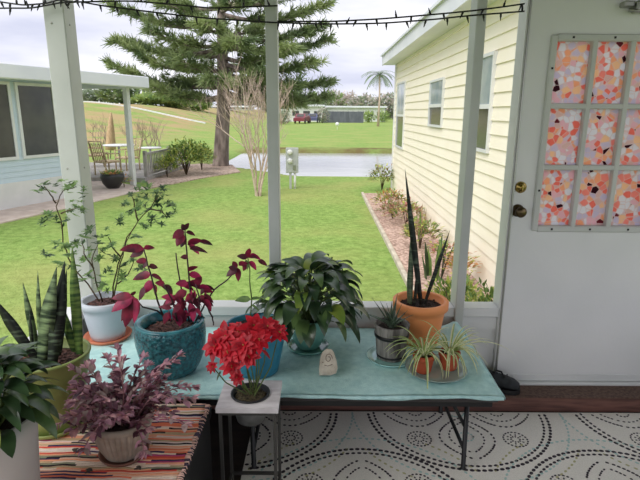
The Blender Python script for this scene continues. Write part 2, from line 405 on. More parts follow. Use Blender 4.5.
for i in range(3):
    for j in range(3):
        x = LX0+t+w3*i/3; z = LZ0+t+h3*j/3
        MB().box(x-.002, x+w3/3+.002, YW-.002, YW+.002, z-.002, z+h3/3+.002).build('pane', FILM, d)
def yl(m, prof, x, z, y):           # lathe about the y axis
    k = MB(); k.lathe(prof, n=24)
    m.add([(x+a, y-c, z+b) for a, b, c in k.v], k.f, 0, True)
m = MB(); yl(m, [(.030, 0), (.030, .006), (.024, .012), (.016, .014), (.016, .02), (.0, .021)], 1.035, 1.215, yf); m.box(1.032, 1.038, yf-.034, yf-.018, 1.197, 1.233, bev=.002); m.build('deadbolt', BRASS, d)
m = MB(); yl(m, [(.033, 0), (.033, .005), (.012, .012), (.012, .035), (.026, .045), (.028, .058), (.018, .066), (0, .067)], 1.030, 1.093, yf); m.build('door_handle', DBRASS, d)
m = MB(); m.box(.996, 1.010, yf-.003, yf, 1.06, 1.12); m.box(.996, 1.010, yf-.003, yf, 1.19, 1.24); m.build('strike_plate', STEEL, d)
m = MB(); m.box(1.42, 1.47, yf-.05, yf, 2.075, 2.1, bev=.004); m.box(1.47, 1.80, yf-.07, yf-.005, 2.05, 2.10, bev=.008); m.tube([(1.445, yf-.045, 2.062), (1.47, yf-.06, 2.055), (1.8, yf-.07, 2.052)], .008); m.build('door_closer', STEEL, d)
m = MB(); m.box(X0+.004, X1-.004, yf-.006, yf, Z0, Z0+.04, bev=.002); m.box(X0, X1, yf-.03, yb, .098, .112, bev=.003)
for x in (1.1, 1.45, 1.75): m.box(x-.006, x+.006, yf-.009, yf-.005, Z0+.02, Z0+.03)
m.build('door_sweep', WHITE, d)

# ---------------------------------------------------------------- left neighbour house with carport
SID_B = mat('pale_blue_siding', rgb(206, 222, 232), rgb(200, 217, 228), .6, 3)
SID_Y = mat('pale_yellow_siding', rgb(250, 242, 224), rgb(247, 238, 218), .6, 2)
DKGL = mat('dark_window_glass', rgb(62, 64, 64), rgb(84, 84, 80), .15, 1.5, spec=.6)
LTGL = mat('pale_window_glass', rgb(150, 165, 170), rgb(186, 192, 190), .1, 3)
ROOFM = mat('white_metal_roof', rgb(228, 230, 234), rgb(216, 219, 226), .5, 1)
HA = G(0, 213, ZG); HB = G(133, 187, ZG)
hd = (HB-HA); hd.z = 0; LH = hd.length; hd.normalize(); ang = math.atan2(hd.y, hd.x)
lh = thing('mobile_home', 'pale blue sided house with white carport roof left of the porch', 'house', (HA.x, HA.y, ZG), ang)
# local frame: +x away along the facade, -y towards us
def lap(m, x0, x1, y, z0, z1, step, d=.014, mi=0, sgn=-1):
    z = z0
    while z < z1-.01:
        zz = min(z+step, z1)
        m.add([(x0, y+sgn*d, z), (x1, y+sgn*d, z), (x1, y, zz), (x0, y, zz), (x0, y, z), (x1, y, z)], [(0, 1, 2, 3), (4, 5, 1, 0)], mi); z = zz
m = MB(); m.box(-6, 2.05, .015, 5, .52, 2.66); lap(m, -6, 2.05, .0, .52, 2.5, .11); m.build('wall', SID_B, lh)
m = MB(); m.box(-6, 2.05, -.03, 5, 0, .53); m.build('skirting', WHITE, lh)
m = MB(); m.box(-6, LH+.12, -.55, 5.3, 2.68, 2.74); m.box(-6, LH+.17, -.62, -.5, 2.52, 2.80, bev=.02); m.box(LH+.07, LH+.17, -.6, 5.3, 2.52, 2.78); m.build('roof', ROOFM, lh)
for (a, b) in ((-2.2, -.72), (-.6, .55), (.66, 1.62)):
    wn = MB(); wn.box(a, b, -.05, .01, .98, 1.04); wn.box(a, b, -.05, .01, 2.44, 2.50); wn.box(a, a+.06, -.05, .01, 1.04, 2.44); wn.box(b-.06, b, -.05, .01, 1.04, 2.44)
    wo_ = wn.build('window_frame', WHITE, lh); MB().box(a+.06, b-.06, -.03, .0, 1.04, 2.44).build('pane', DKGL, wo_)
m = MB(); m.box(LH-.05, LH+.07, -.06, .06, 0, 2.66); m.build('carport_post', WHITE, lh)

# ---------------------------------------------------------------- yellow house on the right
XH = 1.85; YH0, YH1 = 3.35, 13.4
yh = thing('mobile_home', 'pale yellow sided house with white eaves right of the lawn', 'house', (XH, YH0, ZG))
ZE = HC+1.17-ZG; LY = YH1-YH0
m = MB(); m.box(.02, 4, 0, LY, 0, ZE)
z = .28
while z < ZE:
    zz = min(z+.145, ZE)
    m.add([(-.004, 0, z), (-.004, LY, z), (.014, LY, zz), (.014, 0, zz), (.014, 0, z), (.014, LY, z)], [(0, 1, 2, 3), (4, 5, 1, 0)]); z = zz
m.build('wall', SID_Y, yh)
m = MB(); m.box(.0, .03, 0, LY, 0, .28); m.build('skirting', SID_Y, yh)
m = MB(); m.box(-.32, -.29, -.3, LY+.35, ZE-.02, ZE+.20); m.box(-.29, .05, -.3, LY+.35, ZE-.01, ZE+.01)
m.add([(-.36, -.35, ZE+.19), (-.36, LY+.4, ZE+.19), (2.2, LY+.4, ZE+.75), (2.2, -.35, ZE+.75), (-.36, -.35, ZE+.23), (-.36, LY+.4, ZE+.23), (2.2, LY+.4, ZE+.79), (2.2, -.35, ZE+.79)],
      [(0, 1, 2, 3), (7, 6, 5, 4), (0, 4, 5, 1), (0, 3, 7, 4), (1, 5, 6, 2)])
m.add([(-.29, LY+.3, ZE), (2.2, LY+.3, ZE), (2.2, LY+.3, ZE+.75), (-.29, LY+.3, ZE+.19)], [(0, 1, 2, 3)])
m.build('roof', ROOFM, yh)
m = MB(); m.box(-.03, .05, LY-.06, LY+.03, 0, ZE); m.build('corner_trim', WHITE, yh)
def ywin(px0, px1, za, zb, top=.5):
    def yy(px):
        dep = XH*F/(px-320)
        zr = (za+zb)/2                      # depth = Y cos + down * sin
        return (dep+zr*math.sin(TH))/math.cos(TH)-YH0
    a, b = sorted((yy(px0), yy(px1))); za += HC-ZG; zb += HC-ZG; f = .035
    wn = MB(); x = -.03
    wn.box(x, .02, a, a+f, za, zb); wn.box(x, .02, b-f, b, za, zb); wn.box(x, .02, a+f, b-f, zb-f, zb); wn.box(x, .02, a+f, b-f, za, za+f)
    mid = za+(zb-za)*top; wn.box(x+.004, .02, a+f, b-f, mid-.025, mid+.025)
    o = wn.build('window', WHITE, yh)
    MB().box(-.012, .015, a+f, b-f, mid+.025, zb-f).build('pane', LTGL, o); MB().box(-.006, .016, a+f, b-f, za+f, mid-.025).build('screen', DKGL, o)
ywin(396.5, 404, -.80, .68); ywin(429.5, 443, -.22, .52, .45); ywin(472, 492, -.43, .64, .47)

# ---------------------------------------------------------------- flower bed
BEDS = mat('red_bark_mulch', rgb(214, 186, 172), rgb(140, 112, 100), .95, 26, detail=8, bump=1, bscale=25)
bed = MB(); bed.box(1.06, 1.85, 3.3, 12.6, ZG-.05, ZG+.04)
struct(bed.build('flower_bed', BEDS), 'reddish mulch bed along the yellow house')
EDG = mat('edging_stone', rgb(206, 196, 180), rgb(176, 164, 148), .9, 6, bump=.3, bscale=20)
ed = MB().box(1.0, 1.06, 3.3, 12.6, ZG-.05, ZG+.07, bev=.01).build('garden_edging', EDG)
tag(ed, 'pale concrete edging along the mulch bed by yellow house', 'edging')

def leafmat(n, a, b, trans=.3, rough=.5, scale=14): return mat(n, a, b, rough, scale, trans=trans)
L_DG = leafmat('dark_glossy_leaf', rgb(62, 86, 50), rgb(36, 56, 36), .15, .32, 9)
L_MG = leafmat('mid_green_leaf', rgb(134, 160, 88), rgb(92, 122, 60))
L_YG = leafmat('yellow_green_leaf', rgb(206, 206, 112), rgb(156, 174, 84))
L_OR = leafmat('orange_leaf', rgb(226, 172, 112), rgb(190, 130, 92))
L_DRY = leafmat('dry_brown_leaf', rgb(176, 150, 118), rgb(136, 112, 84))
FLR = leafmat('rosy_leaf', rgb(214, 150, 138), rgb(170, 110, 100))
def bush(name, label, c, r, h, mats, n=420, ls=.07, seed=1, cat='shrub', upright=False, group=None, mix=None, low=-.15, zc=.45):
    rr = random.Random(seed); t_ = thing(name, label, cat, c, 0, group)
    sm = MB(); fo = MB(); st = max(4, int(n/50))
    for k in range(st):
        a = rr.uniform(0, 2*PI); q = r*.6*rr.random()
        sm.tube([(0, 0, -.02), (q*.4*math.cos(a), q*.4*math.sin(a), h*.4), (q*math.cos(a), q*math.sin(a), h*.8)], [.012*h+.003, .008*h+.002, .003], 5)
    for k in range(n):
        a = rr.uniform(0, 2*PI); ph = math.acos(rr.uniform(low, 1)); q = rr.uniform(.55, 1)**.6
        lob = 1+.18*math.sin(3*a+seed)+.12*math.sin(5*a*1.3+ph*4)
        p = Vector((r*q*lob*math.sin(ph)*math.cos(a), r*q*lob*math.sin(ph)*math.sin(a), h*zc+h*(1-zc)*q*lob*math.cos(ph)))
        if p.z < .01: p.z = rr.uniform(.02, .1)
        d = Vector((p.x/r, p.y/r, (.9 if upright else .3)+rr.uniform(-.3, .5)))
        d += Vector((rr.uniform(-.6, .6), rr.uniform(-.6, .6), rr.uniform(-.3, .3)))
        mi = rr.choices(range(len(mats)), mix)[0] if mix else rr.randrange(len(mats))
        fo.leaf(p, d, ls*rr.uniform(.7, 1.3), ls*.45, .4, .3, 3, mi)
    sm.build('stem', STEM, t_); fo.build('foliage', mats, t_); return t_
def sword_clump(name, label, c, n, L, W, mats, seed, cat='plant', spread=.35, group=None):
    rr = random.Random(seed); t_ = thing(name, label, cat, c, 0, group); fo = MB()
    for k in range(n):
        a = rr.uniform(0, 2*PI); q = rr.uniform(0, spread)
        fo.leaf((.05*math.cos(a)*n**.3, .05*math.sin(a)*n**.3, -.01), (q*math.cos(a), q*math.sin(a), 1), L*rr.uniform(.6, 1.1), W, .15, .35, 5, rr.randrange(len(mats)), 'sword')
    fo.build('foliage', mats, t_); return t_
zb = ZG+.04
bush('flowering_shrub', 'small shrub with yellow blooms at the far corner of yellow house', G(381, 190, ZG) .to_3d()+Vector((0, -.1, .04)), .34, .6, [L_MG, L_YG, L_DRY], 420, .08, 3)
bush('flowering_shrub', 'low orange flowering plant second along the mulch bed', Vector((1.40, 10.2, zb)), .32, .42, [L_OR, L_MG, L_YG, L_DRY], 340, .08, 4)
bush('flowering_shrub', 'small green and orange plant mid bed by yellow wall', Vector((1.50, 8.9, zb)), .3, .4, [L_MG, L_DRY, L_YG, FLR], 300, .08, 5)
sword_clump('spiky_plant', 'upright leafy spike with brown tips mid bed', Vector((1.6, 8.2, zb)), 6, .5, .05, [L_MG, L_DRY], 6)
bush('flowering_shrub', 'leafy green plant in the mulch bed behind the tall spiky plant', Vector((1.45, 7.3, zb)), .26, .42, [L_MG, L_YG, L_DRY], 300, .08, 8)
sword_clump('spiky_plant', 'grey green sword leaved clump in bed behind orange pot', Vector((1.35, 5.9, zb)), 11, .5, .06, [L_MG, L_DG], 9, spread=.35)
bush('flowering_shrub', 'orange leaved plant against yellow wall behind orange pot', Vector((1.62, 5.7, zb)), .17, .4, [L_OR, L_YG, L_OR], 200, .06, 10)
bush('flowering_shrub', 'reddish pink low plant between orange one and mid bed by yellow wall', Vector((1.35, 9.5, zb)), .28, .3, [FLR, L_MG, L_DRY], 260, .07, 41)
bush('flowering_shrub', 'pinkish plant at foot of yellow wall behind orange pot right leaf', Vector((1.62, 6.5, zb)), .2, .3, [L_MG, FLR, L_YG], 140, .07, 42)
bush('leafy_weed', 'fresh green plant seen just left of the right post', Vector((1.22, 4.4, zb)), .28, .46, [L_YG, L_MG], 420, .06, 11, upright=True)
bush('leafy_weed', 'feathery green plant below sill between right post and door', Vector((1.42, 3.85, zb)), .34, .58, [L_MG, L_YG, L_MG], 620, .055, 12, upright=True)
bush('leafy_weed', 'small green sprouts low beside the door jamb outside', Vector((1.68, 4.15, zb)), .14, .46, [L_MG, L_YG], 160, .05, 13, upright=True)

# ---------------------------------------------------------------- pine
BARK = mat('pine_bark', rgb(156, 142, 134), rgb(104, 92, 86), .95, 6, (1, 1, .35), bump=1, bscale=10)
NEED = leafmat('pine_needles', rgb(164, 178, 118), rgb(104, 124, 84), .35, .6, 1.2)
TP = G(220, 167, ZG)
pine = thing('pine_tree', 'large dark green pine with grey trunk beside the pond', 'tree', (TP.x, TP.y, ZG+.0))
tr = MB(); H = 7.6
tp = [(0, 0, -.15), (.02, 0, .12), (.09, 0, 1.0), (.2, 0, 2.1), (.22, 0, 3.5), (.24, 0, 5.2), (.26, 0, H)]
tr.tube(tp, [.36, .30, .26, .235, .2, .15, .06], 12)
tr.build('trunk', BARK, pine)
rr = random.Random(21)
def tuft(fo, p, d, r, n=15):
    for _ in range(n):
        q = (Vector(d)*.9+Vector((rr.gauss(0, .5), rr.gauss(0, .5), rr.gauss(.15, .45)))).normalized()
        sd = q.cross(Vector((rr.uniform(-1, 1), rr.uniform(-1, 1), rr.uniform(-1, 1))))
        if sd.length < .01: continue
        sd = sd.normalized()*.019; p = Vector(p); e = p+q*r*rr.uniform(.7, 1.2)+Vector((0, 0, -.03))
        fo.add([p-sd, p+sd, e+sd*.3, e-sd*.3], [(0, 1, 2, 3)])
# (angle about the trunk, start height, length, end rise)
br = []
def brx(pxe, pye, h0, dy=0):            # branch whose tip is about there, dy metres nearer or further
    e = P(pxe, pye, TP.y+dy); e = e-Vector((TP.x, TP.y, ZG)); br.append((h0, e))
brx(114, 44, 3.35, -.6); brx(112, 66, 2.9, .5); brx(150, 88, 2.5, -.8); brx(172, 92, 2.4, .6); brx(125, 42, 4.1, 1.0)
brx(112, 6, 4.9, .3); brx(120, -12, 5.4, -.5); brx(160, -2, 5.0, -1.4); brx(148, 30, 4.2, -1.6); brx(178, 60, 3.4, -1.8)
brx(326, 97, 2.9, .3); brx(300, 101, 2.6, -.6); brx(328, 80, 3.3, .4); brx(312, 62, 3.6, -1.0); brx(326, 40, 4.2, .5)
brx(322, 26, 4.6, -.4); brx(326, 5, 5.2, .2); brx(300, -12, 5.6, -.8); brx(290, 48, 3.8, -1.7); brx(296, 86, 3.0, -1.2)
brx(215, 78, 3.2, -2.2); brx(240, 40, 4.2, -2.3); brx(205, 22, 4.7, -2.2); brx(262, 72, 3.0, -2.0); brx(235, -8, 5.3, -1.8)
brx(190, 48, 3.9, 1.8); brx(265, 20, 4.6, 1.9); brx(245, 66, 3.5, 2.0); brx(190, 80, 2.8, 1.2); brx(196, -10, 5.9, 0.8); brx(275, 94, 2.7, 1.0)
for h0, e in br:
    b0 = Vector((.2, 0, h0)); bm = MB(); fo = MB()
    L_ = (e-b0).length; pts = []
    for k in range(7):
        t_ = k/6; p = b0.lerp(e, t_); p.z += -.10*L_*math.sin(PI*t_)+.0; p.x += rr.gauss(0, .03)*L_*t_*(t_ < 1); pts.append(p)
    bm.tube(pts, [.075*(1-.85*k/6)*min(1.2, L_/2.5) for k in range(7)], 5)
    nseg = int(L_*8)
    for k in range(nseg):
        t_ = .22+.78*k/nseg
        i = min(5, int(t_*6)); p = pts[i].lerp(pts[i+1], t_*6-i)
        d = (e-b0).normalized(); sdv = d.cross(Vector((0, 0, 1))).normalized()
        for sgn in (-1, 1):
            tl = rr.uniform(.25, .75)*(1-.45*t_)*1.15
            q = (d*.6+sdv*sgn*rr.uniform(.3, 1)+Vector((0, 0, rr.uniform(-.1, .45)))).normalized()
            te = p+q*tl
            bm.tube([p, te], [.014, .006], 3, cap=False)
            for u in (.5, 1.0): tuft(fo, p.lerp(te, u), q, .30, 15)
    tuft(fo, e, (e-b0).normalized(), .3, 20)
    bo = bm.build('branch', BARK, pine); fo.build('needles', NEED, bo)

# ---------------------------------------------------------------- bare crape myrtle
CM = mat('pale_bare_bark', rgb(214, 194, 180), rgb(180, 158, 144), .85, 12)
cp = G(258, 196, ZG)
cm = thing('bare_tree', 'small leafless pale multi stemmed tree behind the middle post', 'tree', (cp.x, cp.y, ZG))
rr = random.Random(5)
def twig(m, p, d, L, r, lv):
    pts = [p]; q = Vector(p); dd = Vector(d)
    for k in range(4):
        dd = (dd+Vector((rr.gauss(0, .13), rr.gauss(0, .13), .05))).normalized(); q = q+dd*L/4; pts.append(q)
    m.tube(pts, [r*(1-.12*k) for k in range(5)], 6 if lv < 2 else 4, cap=False)
    if lv >= 4: return
    for k in range(3):
        a = pts[rr.choice((2, 3, 4, 4))]; nd = (dd+Vector((rr.gauss(0, .38), rr.gauss(0, .38), rr.uniform(0, .3)))).normalized()
        twig(m, a, nd, L*rr.uniform(.55, .85), r*.52, lv+1)
for k in range(6):
    a = k*2*PI/6+.3; m = MB(); rr.seed(40+k)
    twig(m, Vector((.05*math.cos(a), .05*math.sin(a), -.05)), Vector((.24*math.cos(a), .24*math.sin(a), 1)), 1.15, .030, 0)
    m.build('stem', CM, cm)

# ---------------------------------------------------------------- utility pedestal
UG = mat('grey_box_metal', rgb(186, 190, 190), rgb(172, 176, 176), .5, 4)
up = G(292, 189, ZG)
ut = thing('meter_pedestal', 'grey electric meter pedestal with two round dials on the lawn', 'utility box', (up.x, up.y, ZG))
MB().box(-.16, .16, -.06, .09, .42, 1.06, bev=.012).build('box', UG, ut)
MB().box(-.075, -.015, -.03, .03, -.05, .42).build('post', UG, ut); MB().tube([(.07, 0, -.05), (.07, 0, .43)], .03, 8).build('conduit', WHITE, ut)
for z in (.95, .73):
    k = MB(); k.lathe([(.07, 0), (.07, .03), (.058, .06), (.03, .07), (0, .072)], n=20); q = MB(); q.add([(a-.05, -.06-c, z+b) for a, b, c in k.v], k.f, 0, True); q.build('meter', WHITE, ut)
MB().box(.02, .1, -.075, -.06, .5, .62).build('cover', STEEL, ut)

# ---------------------------------------------------------------- deck beyond the left house
GREYW = mat('grey_deck_wood', rgb(176, 172, 166), rgb(146, 142, 138), .8, 4, (6, 1, 1))
TANW = mat('tan_wicker', rgb(222, 204, 168), rgb(186, 160, 122), .8, 30, bump=.5)
dk = thing('deck', 'low grey wooden patio deck with lattice railing by left house', 'deck', (HB.x-.28, HB.y+.45, ZG), math.radians(87))
MB().box(.3, 4.6, -.35, 3.6, -.02, .12).build('platform', GREYW, dk)
rl = MB(); rl.box(.5, 4.6, -.33, -.25, .74, .80); rl.box(.5, 4.6, -.32, -.27, .16, .22); rl.build('rail', GREYW, dk)
for x in (.5, 2.5, 4.5): MB().box(x, x+.09, -.34, -.25, .1, .86).build('post', GREYW, dk)
la = MB(); x = .62
while x < 4.5:
    la.box(x, x+.05, -.305, -.285, .2, .76); x += .13
la.build('balusters', GREYW, dk)
rl = MB(); rl.box(.5, 4.6, 3.5, 3.58, .74, .80); x = .5
while x < 4.6: rl.box(x, x+.05, 3.52, 3.56, .1, .76); x += .2
rl.build('rail', GREYW, dk)
def chair_tree():
    t_ = thing('patio_chair', '', 'chair')
    m = MB(); m.box(-.28, .28, -.27, .27, .36, .42, bev=.02); m.build('seat', TANW, t_)
    m = MB()
    for k in range(7): m.tube([(-.24+.08*k, .25, .42), (-.24+.08*k, .34, .92)], .014, 6)
    m.tube([(-.28, .24, .42), (-.28, .36, .98), (.28, .36, .98), (.28, .24, .42)], .025, 6); m.build('backrest', TANW, t_)
    for s in (-1, 1):
        MB().tube([(s*.27, -.25, 0), (s*.27, -.25, .62), (s*.27, .27, .64)], .024, 6).build('armrest', TANW, t_)
        MB().tube([(s*.25, .25, 0), (s*.25, .25, .40)], .022, 6).build('leg', TANW, t_)
    return t_
hn = Vector((math.sin(ang), -math.cos(ang), 0))
def dpos(px, py): p = G(px, py, ZG+.12); return p
ch = chair_tree(); p = dpos(108, 176); ch.location = p; ch.rotation_euler.z = 2.6; ch['label'] = 'tan wicker patio chair left of the white patio table, facing it'; ch['group'] = 'chairs on the patio deck'
for (px, py, rz, lb) in ((128, 171, -.6, 'tan wicker patio chair behind the carport post'), (96, 168, 2.0, 'tan wicker patio chair next to the wide corner post')):
    c = copy_tree(ch); c.location = dpos(px, py); c.rotation_euler.z = rz; c['label'] = lb
tp_ = dpos(120, 168); tb = thing('patio_table', 'round white patio table among tan wicker chairs', 'table', tp_)
MB().lathe([(.50, .70), (.52, .72), (.5, .74)], n=30).build('tabletop', WHITE, tb); MB().tube([(0, 0, 0), (0, 0, .7)], .04, 8).build('pedestal', WHITE, tb)
p = dpos(151, 168); tb = thing('patio_table', 'small white table further along the patio deck railing', 'table', p)
MB().lathe([(.36, .62), (.38, .64), (.36, .66)], n=26).build('tabletop', WHITE, tb); MB().tube([(0, 0, 0), (0, 0, .62)], .035, 8).build('pedestal', WHITE, tb)
PARA = mat('tan_canvas', rgb(204, 176, 140), rgb(180, 150, 116), .9, 8, (4, 4, 1))
p = dpos(110, 160); pa = thing('folded_parasol', 'closed tan parasol standing on the patio deck', 'parasol', p); pa.rotation_euler = (0, .10, 0)
MB().tube([(0, 0, 0), (0, 0, 1.7)], .025, 8).build('pole', GREYW, pa); MB().lathe([(.19, .35), (.18, .6), (.13, 1.1), (.07, 1.55), (.02, 1.78), (0, 1.8)], n=16, rf=lambda a, z: 1+.12*math.cos(8*a)).build('canopy', PARA, pa)
BLKP = mat('black_glazed_pot', rgb(44, 44, 44), rough=.4)
p = G(113, 190, ZG); pl = thing('potted_plant', 'black round planter with small plants at the edge of the path', 'planter', p+Vector((0, 0, .02)))
MB().lathe([(.14, 0), (.24, .12), (.30, .28), (.28, .38), (.25, .38), (.22, .33), (0, .33)], n=24).build('pot', BLKP, pl)
fo = MB(); rr = random.Random(3)
for k in range(90):
    a = rr.uniform(0, 2*PI); q = rr.uniform(0, .25); fo.leaf((q*math.cos(a), q*math.sin(a), .34), (math.cos(a), math.sin(a), rr.uniform(.5, 2)), rr.uniform(.1, .2), .05, .8, .2, 3, rr.randrange(3))
fo.build('foliage', [L_MG, L_YG, L_OR], pl)
p = G(124, 189, ZG); bush('flowering_shrub', 'small orange flowering plant beside the black planter on path', p+Vector((0, 0, .02)), .18, .32, [L_OR, L_YG, L_MG], 80, .08, 31)
p = G(183, 176, ZG); bush('leafy_shrub', 'rounded yellow green shrub in gravel left of the pine trunk', p+Vector((.12, -.1, .03)), .62, 1.0, [L_MG, L_YG, L_MG], 1100, .13, 33)
p = G(205, 170, ZG); bush('leafy_shrub', 'smaller green shrub touching the pine trunk base', p+Vector((-.02, -.45, .03)), .40, .85, [L_MG, L_YG], 450, .13, 34)
p = G(168, 178, ZG); bush('leafy_shrub', 'low yellow green shrub in front of the grey railing', p+Vector((.05, -.25, .03)), .34, .6, [L_YG, L_MG], 420, .11, 35)
# white object on deck rail
p = dpos(173, 163); 
# ---------------------------------------------------------------- far background
BW = mat('far_white_wall', rgb(222, 222, 220), rgb(205, 207, 206), .7, .3)
FEN = mat('dark_grey_fence', rgb(104, 108, 116), rgb(88, 92, 100), .8, .6, (3, 1, 1))
DEAD = mat('bare_far_twigs', rgb(168, 148, 138), rgb(136, 116, 108), .9, 2)
def far_home(px0, px1, pyb, pyt, Y, label, wins):
    a = P(px0, pyb, Y); b = P(px1, pyb, Y); tz = P(px0, pyt, Y).z; z0 = ground_h((a.x+b.x)/2, Y)
    t_ = thing('mobile_home', label, 'house', ((a.x+b.x)/2, Y, z0-.05)); hw = (b.x-a.x)/2; h = tz-z0
    MB().box(-hw, hw, 0, 6, 0, h-.35).build('wall', BW, t_); MB().box(-hw-.4, hw+.4, -.6, 6.4, h-.35, h).build('roof', ROOFM, t_)
    for k in range(wins):
        x = -hw+2*hw*(k+.5)/wins; MB().box(x-.7, x+.7, -.06, 0, h*.35, h*.35+1).build('window', DKGL, t_)
far_home(268, 322, 120, 104.5, 112, 'long white far house at left behind parked cars', 5)
far_home(326, 384, 118, 105.5, 118, 'long white far house at right behind dark fence', 6)
far_home(200, 250, 120, 106, 120, 'white far house partly hidden behind pine trunk', 4)
a = P(322, 121, 104); b = P(362.5, 121, 104)
fn = thing('fence', 'long dark grey solid fence across the pond', 'fence', (a.x, 104, ZG))
n_ = 8; wd = (b.x-a.x)/n_
for k in range(n_): MB().box(k*wd+.04, (k+1)*wd-.04, 0, .1, 0, P(340, 111.3, 104).z-ZG).build('panel', FEN, fn)
for k in range(n_+1): MB().box(k*wd-.04, k*wd+.04, -.06, .12, 0, P(340, 111, 104).z-ZG+.05).build('post', FEN, fn)
def car(px, py, Y, L, label, c, rz, s=1.0):
    p = P(px, py, Y); t_ = thing('car', label, 'car', (p.x, Y, ZG+.01), rz); t_.scale = (1.1, 1.1, 1.2)
    cmx = mat('car_paint', c, rough=.3, coat=.5)
    pr = [(-L/2, .35), (-L/2, .8), (-L*.32, .92), (-L*.2, 1.4), (L*.2, 1.42), (L*.33, .95), (L*.48, .8), (L/2, .6), (L/2, .35)]
    v = []; fs = []
    for sgn in (-1, 1):
        for x, z in pr: v.append((x, sgn*(.88 if z < 1.2 else .7), z))
    n = len(pr)
    fs.append(tuple(range(n))[::-1]); fs.append(tuple(range(n, 2*n)))
    for k in range(n): fs.append((k, (k+1) % n, n+(k+1) % n, n+k))
    MB().add(v, fs).build('body', cmx, t_)
    m = MB()
    for sgn in (-1, 1): m.add([(-L*.27, sgn*.85, .97), (-L*.18, sgn*.745, 1.33), (L*.18, sgn*.745, 1.34), (L*.28, sgn*.85, .98)], [(0, 1, 2, 3)])
    for e_ in (-1, 1): m.add([(e_*L*.315, -.6, .98), (e_*L*.315, .6, .98), (e_*L*.225, .55, 1.33), (e_*L*.225, -.55, 1.33)], [(0, 1, 2, 3)])
    m.build('window', DKGL, t_)
    for sx in (-.3, .3):
        for sy in (-.9, .72):
            k = MB(); k.lathe([(.2, 0), (.33, .02), (.33, .16), (.2, .18)], n=16); q = MB(); q.add([(a_+sx*L, sy+c_, .33+b_) for a_, b_, c_ in k.v], k.f); q.build('wheel', BLACKP, t_)
car(301.5, 121, 94, 4.4, 'dark red parked car left of the other in far field', rgb(128, 58, 70), 1.35)
car(313, 121, 101, 4.6, 'dull blue parked car beside dark fence', rgb(84, 88, 122), 1.45)
def far_tree(name, label, px, py, pyt, wpx, Y, mats, seed, n=700, cat='tree', trunk=True, group=None):
    a = P(px, py, Y); r = wpx/2*Y/F; z0 = ground_h(a.x, Y); h = P(px, pyt, Y).z-z0
    return bush(name, label, Vector((a.x, Y, z0-.05)), r, h, mats, n, max(.5, r*.34), seed, cat, group=group, low=-1, zc=.5)
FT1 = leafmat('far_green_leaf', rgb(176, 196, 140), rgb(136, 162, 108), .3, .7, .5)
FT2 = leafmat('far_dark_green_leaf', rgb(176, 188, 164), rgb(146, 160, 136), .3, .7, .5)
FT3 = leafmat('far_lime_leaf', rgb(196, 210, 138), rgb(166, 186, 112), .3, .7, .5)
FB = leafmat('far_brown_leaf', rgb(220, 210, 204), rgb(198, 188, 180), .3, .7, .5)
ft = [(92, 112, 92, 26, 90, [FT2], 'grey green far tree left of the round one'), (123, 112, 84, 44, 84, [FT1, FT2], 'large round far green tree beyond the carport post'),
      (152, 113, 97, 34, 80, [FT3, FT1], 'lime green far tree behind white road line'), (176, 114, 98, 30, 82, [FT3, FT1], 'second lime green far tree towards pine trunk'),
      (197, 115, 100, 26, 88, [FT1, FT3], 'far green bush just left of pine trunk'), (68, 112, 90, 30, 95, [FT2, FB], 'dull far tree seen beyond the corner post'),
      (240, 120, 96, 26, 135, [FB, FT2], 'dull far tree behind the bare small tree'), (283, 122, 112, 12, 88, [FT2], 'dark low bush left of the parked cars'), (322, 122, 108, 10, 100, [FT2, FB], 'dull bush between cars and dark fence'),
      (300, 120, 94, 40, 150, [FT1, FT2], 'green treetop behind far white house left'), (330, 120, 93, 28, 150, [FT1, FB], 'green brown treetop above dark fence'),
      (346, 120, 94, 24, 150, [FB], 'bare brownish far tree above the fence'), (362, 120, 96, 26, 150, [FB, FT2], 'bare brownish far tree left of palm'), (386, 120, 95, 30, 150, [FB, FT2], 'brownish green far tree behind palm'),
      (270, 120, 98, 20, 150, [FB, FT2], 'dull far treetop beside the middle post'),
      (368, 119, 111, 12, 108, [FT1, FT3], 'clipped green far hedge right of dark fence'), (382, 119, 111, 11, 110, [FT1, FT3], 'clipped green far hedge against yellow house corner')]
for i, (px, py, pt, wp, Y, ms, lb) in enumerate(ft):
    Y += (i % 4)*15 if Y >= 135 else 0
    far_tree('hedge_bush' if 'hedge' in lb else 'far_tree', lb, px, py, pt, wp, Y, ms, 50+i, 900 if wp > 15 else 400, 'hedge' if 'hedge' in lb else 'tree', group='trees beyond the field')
# palm
p = P(377.5, 118, 78); pm = thing('palm_tree', 'slim pale palm beyond the field left of yellow house', 'palm', (p.x, 78, ZG))
ht = P(377, 74, 78).z-ZG
MB().tube([(0, 0, -.1), (.1, 0, ht*.5), (0, 0, ht)], [.20, .13, .11], 8).build('trunk', CM, pm)
fo = MB(); rr = random.Random(8); PLM = leafmat('palm_frond', rgb(150, 168, 130), rgb(112, 134, 98), .3, .6, .8)
for k in range(34):
    a = rr.uniform(0, 2*PI); d = Vector((math.cos(a), math.sin(a), rr.uniform(-.5, 1.1))).normalized(); p0 = Vector((0, 0, ht)); L_ = rr.uniform(2.0, 2.9)
    for i in range(12):
        q = p0+d*L_/12; sd = d.cross(Vector((0, 0, 1)))
        if sd.length < .1: sd = Vector((1, 0, 0))
        sd.normalize()
        for s in (-1, 1): fo.leaf(p0, sd*s*.8+d*.6, .75*(1-.5*abs(i/12-.4)), .10, .9, .1, 2, 0, 'spike')
        p0 = q; d = (d+Vector((0, 0, -.13))).normalized()
fo.build('fronds', PLM, pm)
# lamp globe on stake in far field
p = G(336.5, 130, ZG); gl = thing('garden_light', 'white globe on a thin stake in the far field', 'light', p)
hh = P(336.5, 124, p.y).z-ZG
MB().tube([(0, 0, -.05), (0, 0, hh-.1)], .02, 6).build('stake', WHITE, gl); MB().blob((0, 0, hh), .22, n=14).build('globe', WHITE, gl)
